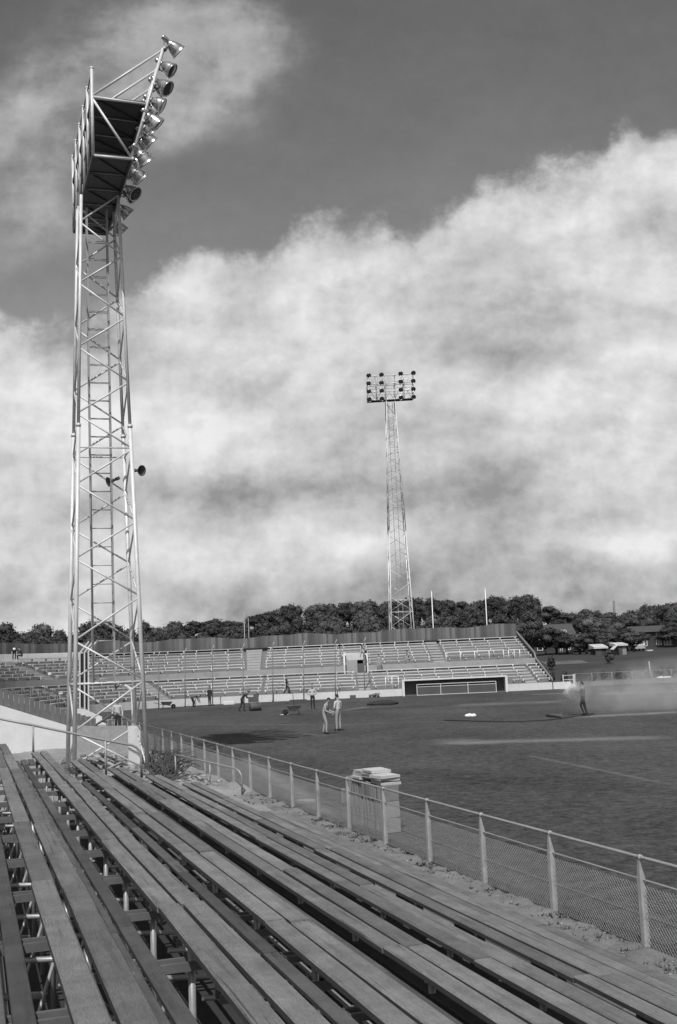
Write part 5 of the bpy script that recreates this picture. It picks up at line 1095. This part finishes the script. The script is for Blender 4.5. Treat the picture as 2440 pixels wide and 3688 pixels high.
for i, (px, py, w, d, h, m, lb) in enumerate(((827, 2537, 1.0, .5, .28, CONC, 'low pale concrete block at the foot of the far stand'), (1272, 2516, .55, .4, .32, RUSTY, 'small dark crate at the foot of the far stand'), (1384, 2506, .6, .4, .4, RUSTY, 'dark tool box by the front wall left of the dugout'), (922, 2527, .9, .4, .18, DARKWOOD, 'dark board pile at the front wall behind the walking man'), (1075, 2524, 1.6, .4, .12, DARKWOOD, 'long dark plank lying along the front wall'))):
    p = on_z(px, py, 0); tag(recenter(MB().plank(p + Vector((-w/2, 0, h/2)), p + Vector((w/2, 0, h/2)), d, h, .03).build('block' if m is CONC else 'crate', m), p), lb, 'block' if m is CONC else 'crate')
b = MB(); p = on_z(1348, 2511, 0)
for i in range(26): b.box(p + Vector((R_.uniform(-.45, .45), R_.uniform(-.2, .3), R_.uniform(.05, .42) * (1 - abs(R_.uniform(-.6, .6))))), .24, .14, .1, Vector((math.cos(i), math.sin(i), 0)), Vector((-math.sin(i), math.cos(i), 0)))
tag(recenter(b.build('brick_heap', STONE), p), 'loose grey brick heap against the white front wall', 'brick heap')
p = on_z(1560, 2500, 0)
blob('bucket', 1478, 2504, .22, .22, .35, WHITE, 'small white bucket beside the left dugout opening', 'bucket', 2)
# stand lying slab on grass left of the stack
def slab_mesh(w, d, h, seed, m, nm='paving_slab'):
    r = random.Random(seed); b = MB(); b.box((0, 0, 0), w, d, h, (1,0,0), (0,1,0))
    b.v = [v + Vector((r.uniform(-.006, .006), r.uniform(-.006, .006), r.uniform(-.006, .006))) for v in b.v]; return b.build(nm, m)
st = [slab_mesh(.32, .062, .30, i, SLAB) for i in range(5)]; usedm = set()
def slab(src, loc, rot, label, grp, cat='paving slab'):
    if src.name not in usedm: usedm.add(src.name); o = src
    else: o = src.copy(); COL.objects.link(o)
    o.location = loc; o.rotation_euler = rot; return tag(o, label, cat, grp)
fa = 7.85                                        # the stack stands just beyond the fence
s_a, s_b = 21.35, 24.35
b0 = on_z(1222, 2945, 0); b1 = on_z(1400, 3003, 0); s_a = b1.dot(UD); s_b = b0.dot(UD); fa = (b0.dot(RD) + b1.dot(RD))/2 + .16
rz = ANG
for c in range(3):
    s = s_a + .04; nm = ('bottom', 'middle', 'top')[c]
    while s < s_b - (.0 if c < 2 else .35):
        if R_.random() > .035:
            slab(R_.choice(st), W(fa + R_.uniform(-.012, .012), s, .155 + c*.305 + R_.uniform(-.01, .01)), (R_.uniform(-.05, .05), 0, rz + R_.uniform(-.05, .05)), 'grey paving slab on edge in the %s course of the stack beyond the wire fence' % nm, 'paving slabs on edge, %s course' % nm)
        s += R_.uniform(.066, .082)
fl = [slab_mesh(.42, .60, .055, 20 + i, SLAB_L) for i in range(4)]
for j, s in enumerate((s_a + .35, s_a + .98, s_a + 1.6)):
    for l in range(3 if j != 1 else 4):
        if j == 1 and l == 0: continue
        slab(R_.choice(fl), W(fa + .03 + R_.uniform(-.03, .03), s + R_.uniform(-.05, .05) , .955 + l*.062), (R_.uniform(-.03, .03), R_.uniform(-.03, .03), rz + R_.uniform(-.12, .12)), 'pale paving slab lying flat on top of the slab stack, layer %d up' % (l+1) if False else 'pale paving slab lying flat on top of the slab stack', 'flat paving slabs on the stack')
g = on_z(1108, 2886, .03); slab(slab_mesh(.36, .46, .06, 40, SLAB), g, (0, 0, ANG + .3), 'single pale paving slab lying on the grass left of the slab stack', None)

# ------------------------------------------------------------------ rubble, planks and branches about the tower
b = MB(); r = random.Random(9)
for i in range(520):
    a, s = r.uniform(2.6, 6.9), r.uniform(30, 46); q = abs(r.gauss(.035, .04)) + .015
    b.ell(W(a, s, .12 + .08*fbm(a, s, 1, .7) + q*.2), q*1.4, q, q*.8, 6, 4, .3, r)
kind(b.build('rubble', STONE), 'stuff')
for i, (x0_, y0_, x1_, y1_, w) in enumerate(((350, 2740, 380, 2700, .09), (318, 2738, 440, 2772, .16), (345, 2722, 425, 2765, .14), (360, 2712, 455, 2755, .12), (385, 2770, 440, 2745, .10))):
    A_, B2 = on_z(x0_, y0_, .26 + .02*i), on_z(x1_, y1_, .22 + .03*i)
    tag(recenter(MB().plank(A_, B2, w, .035, .005).build('loose_plank', DARKWOOD if i % 2 else PALEWOOD), (A_+B2)/2), ['short pale stick sloping up', 'widest dark plank lying', 'pale plank lying', 'narrow dark plank lying', 'short pale plank propped'][i] + ' in the rubble between the tower legs', 'plank', 'loose planks in the rubble')
t = thing('machine', 'small dark machine half buried in rubble behind the front tower leg', 'machine', on_z(310, 2690, .1)); p = on_z(310, 2712, .1)
MB().box(p + ZD*.45, .3, .45, .9).ell(p + ZD*.95, .28, .3, .14).build('body', RUSTY, t); MB().tube([p + ZD*.9, p + Vector((1.0, .8, 1.5))], .05, 6).build('arm', RUSTY, t)
t = thing('brushwood_pile', 'dark tangled pile of brushwood right of the near tower leg', 'brushwood', on_z(590, 2790, 0)); b = MB(); r = random.Random(3)
base = on_z(548, 2796, .1)
for i in range(150):
    a = on_z(r.uniform(540, 632), r.uniform(2762, 2812), r.uniform(.0, .15)); top = a + Vector((r.uniform(-.5, .9), r.uniform(-.2, 1.2), r.uniform(.1, .65))); m_ = (a + top)/2 + Vector((r.uniform(-.2, .2), r.uniform(-.2, .2), r.uniform(.05, .3))); b.tube([a, m_, top], [r.uniform(.012, .035), .018, .006], 5)
b.build('branch', DARKWOOD, t)
b = MB()
for i in range(260):
    p = on_z(r.uniform(542, 640), r.uniform(2760, 2812), r.uniform(.03, .45)); th = r.uniform(0, 6.28); l = r.uniform(.06, .2); d = Vector((math.cos(th), math.sin(th), r.uniform(-.4, .6))).normalized(); x = d.orthogonal() * .04
    b.add([p - x, p + d*l*.6, p + x, p - d*l*.2], [(0, 1, 2, 3)])
b.build('foliage', LEAF[0], t)
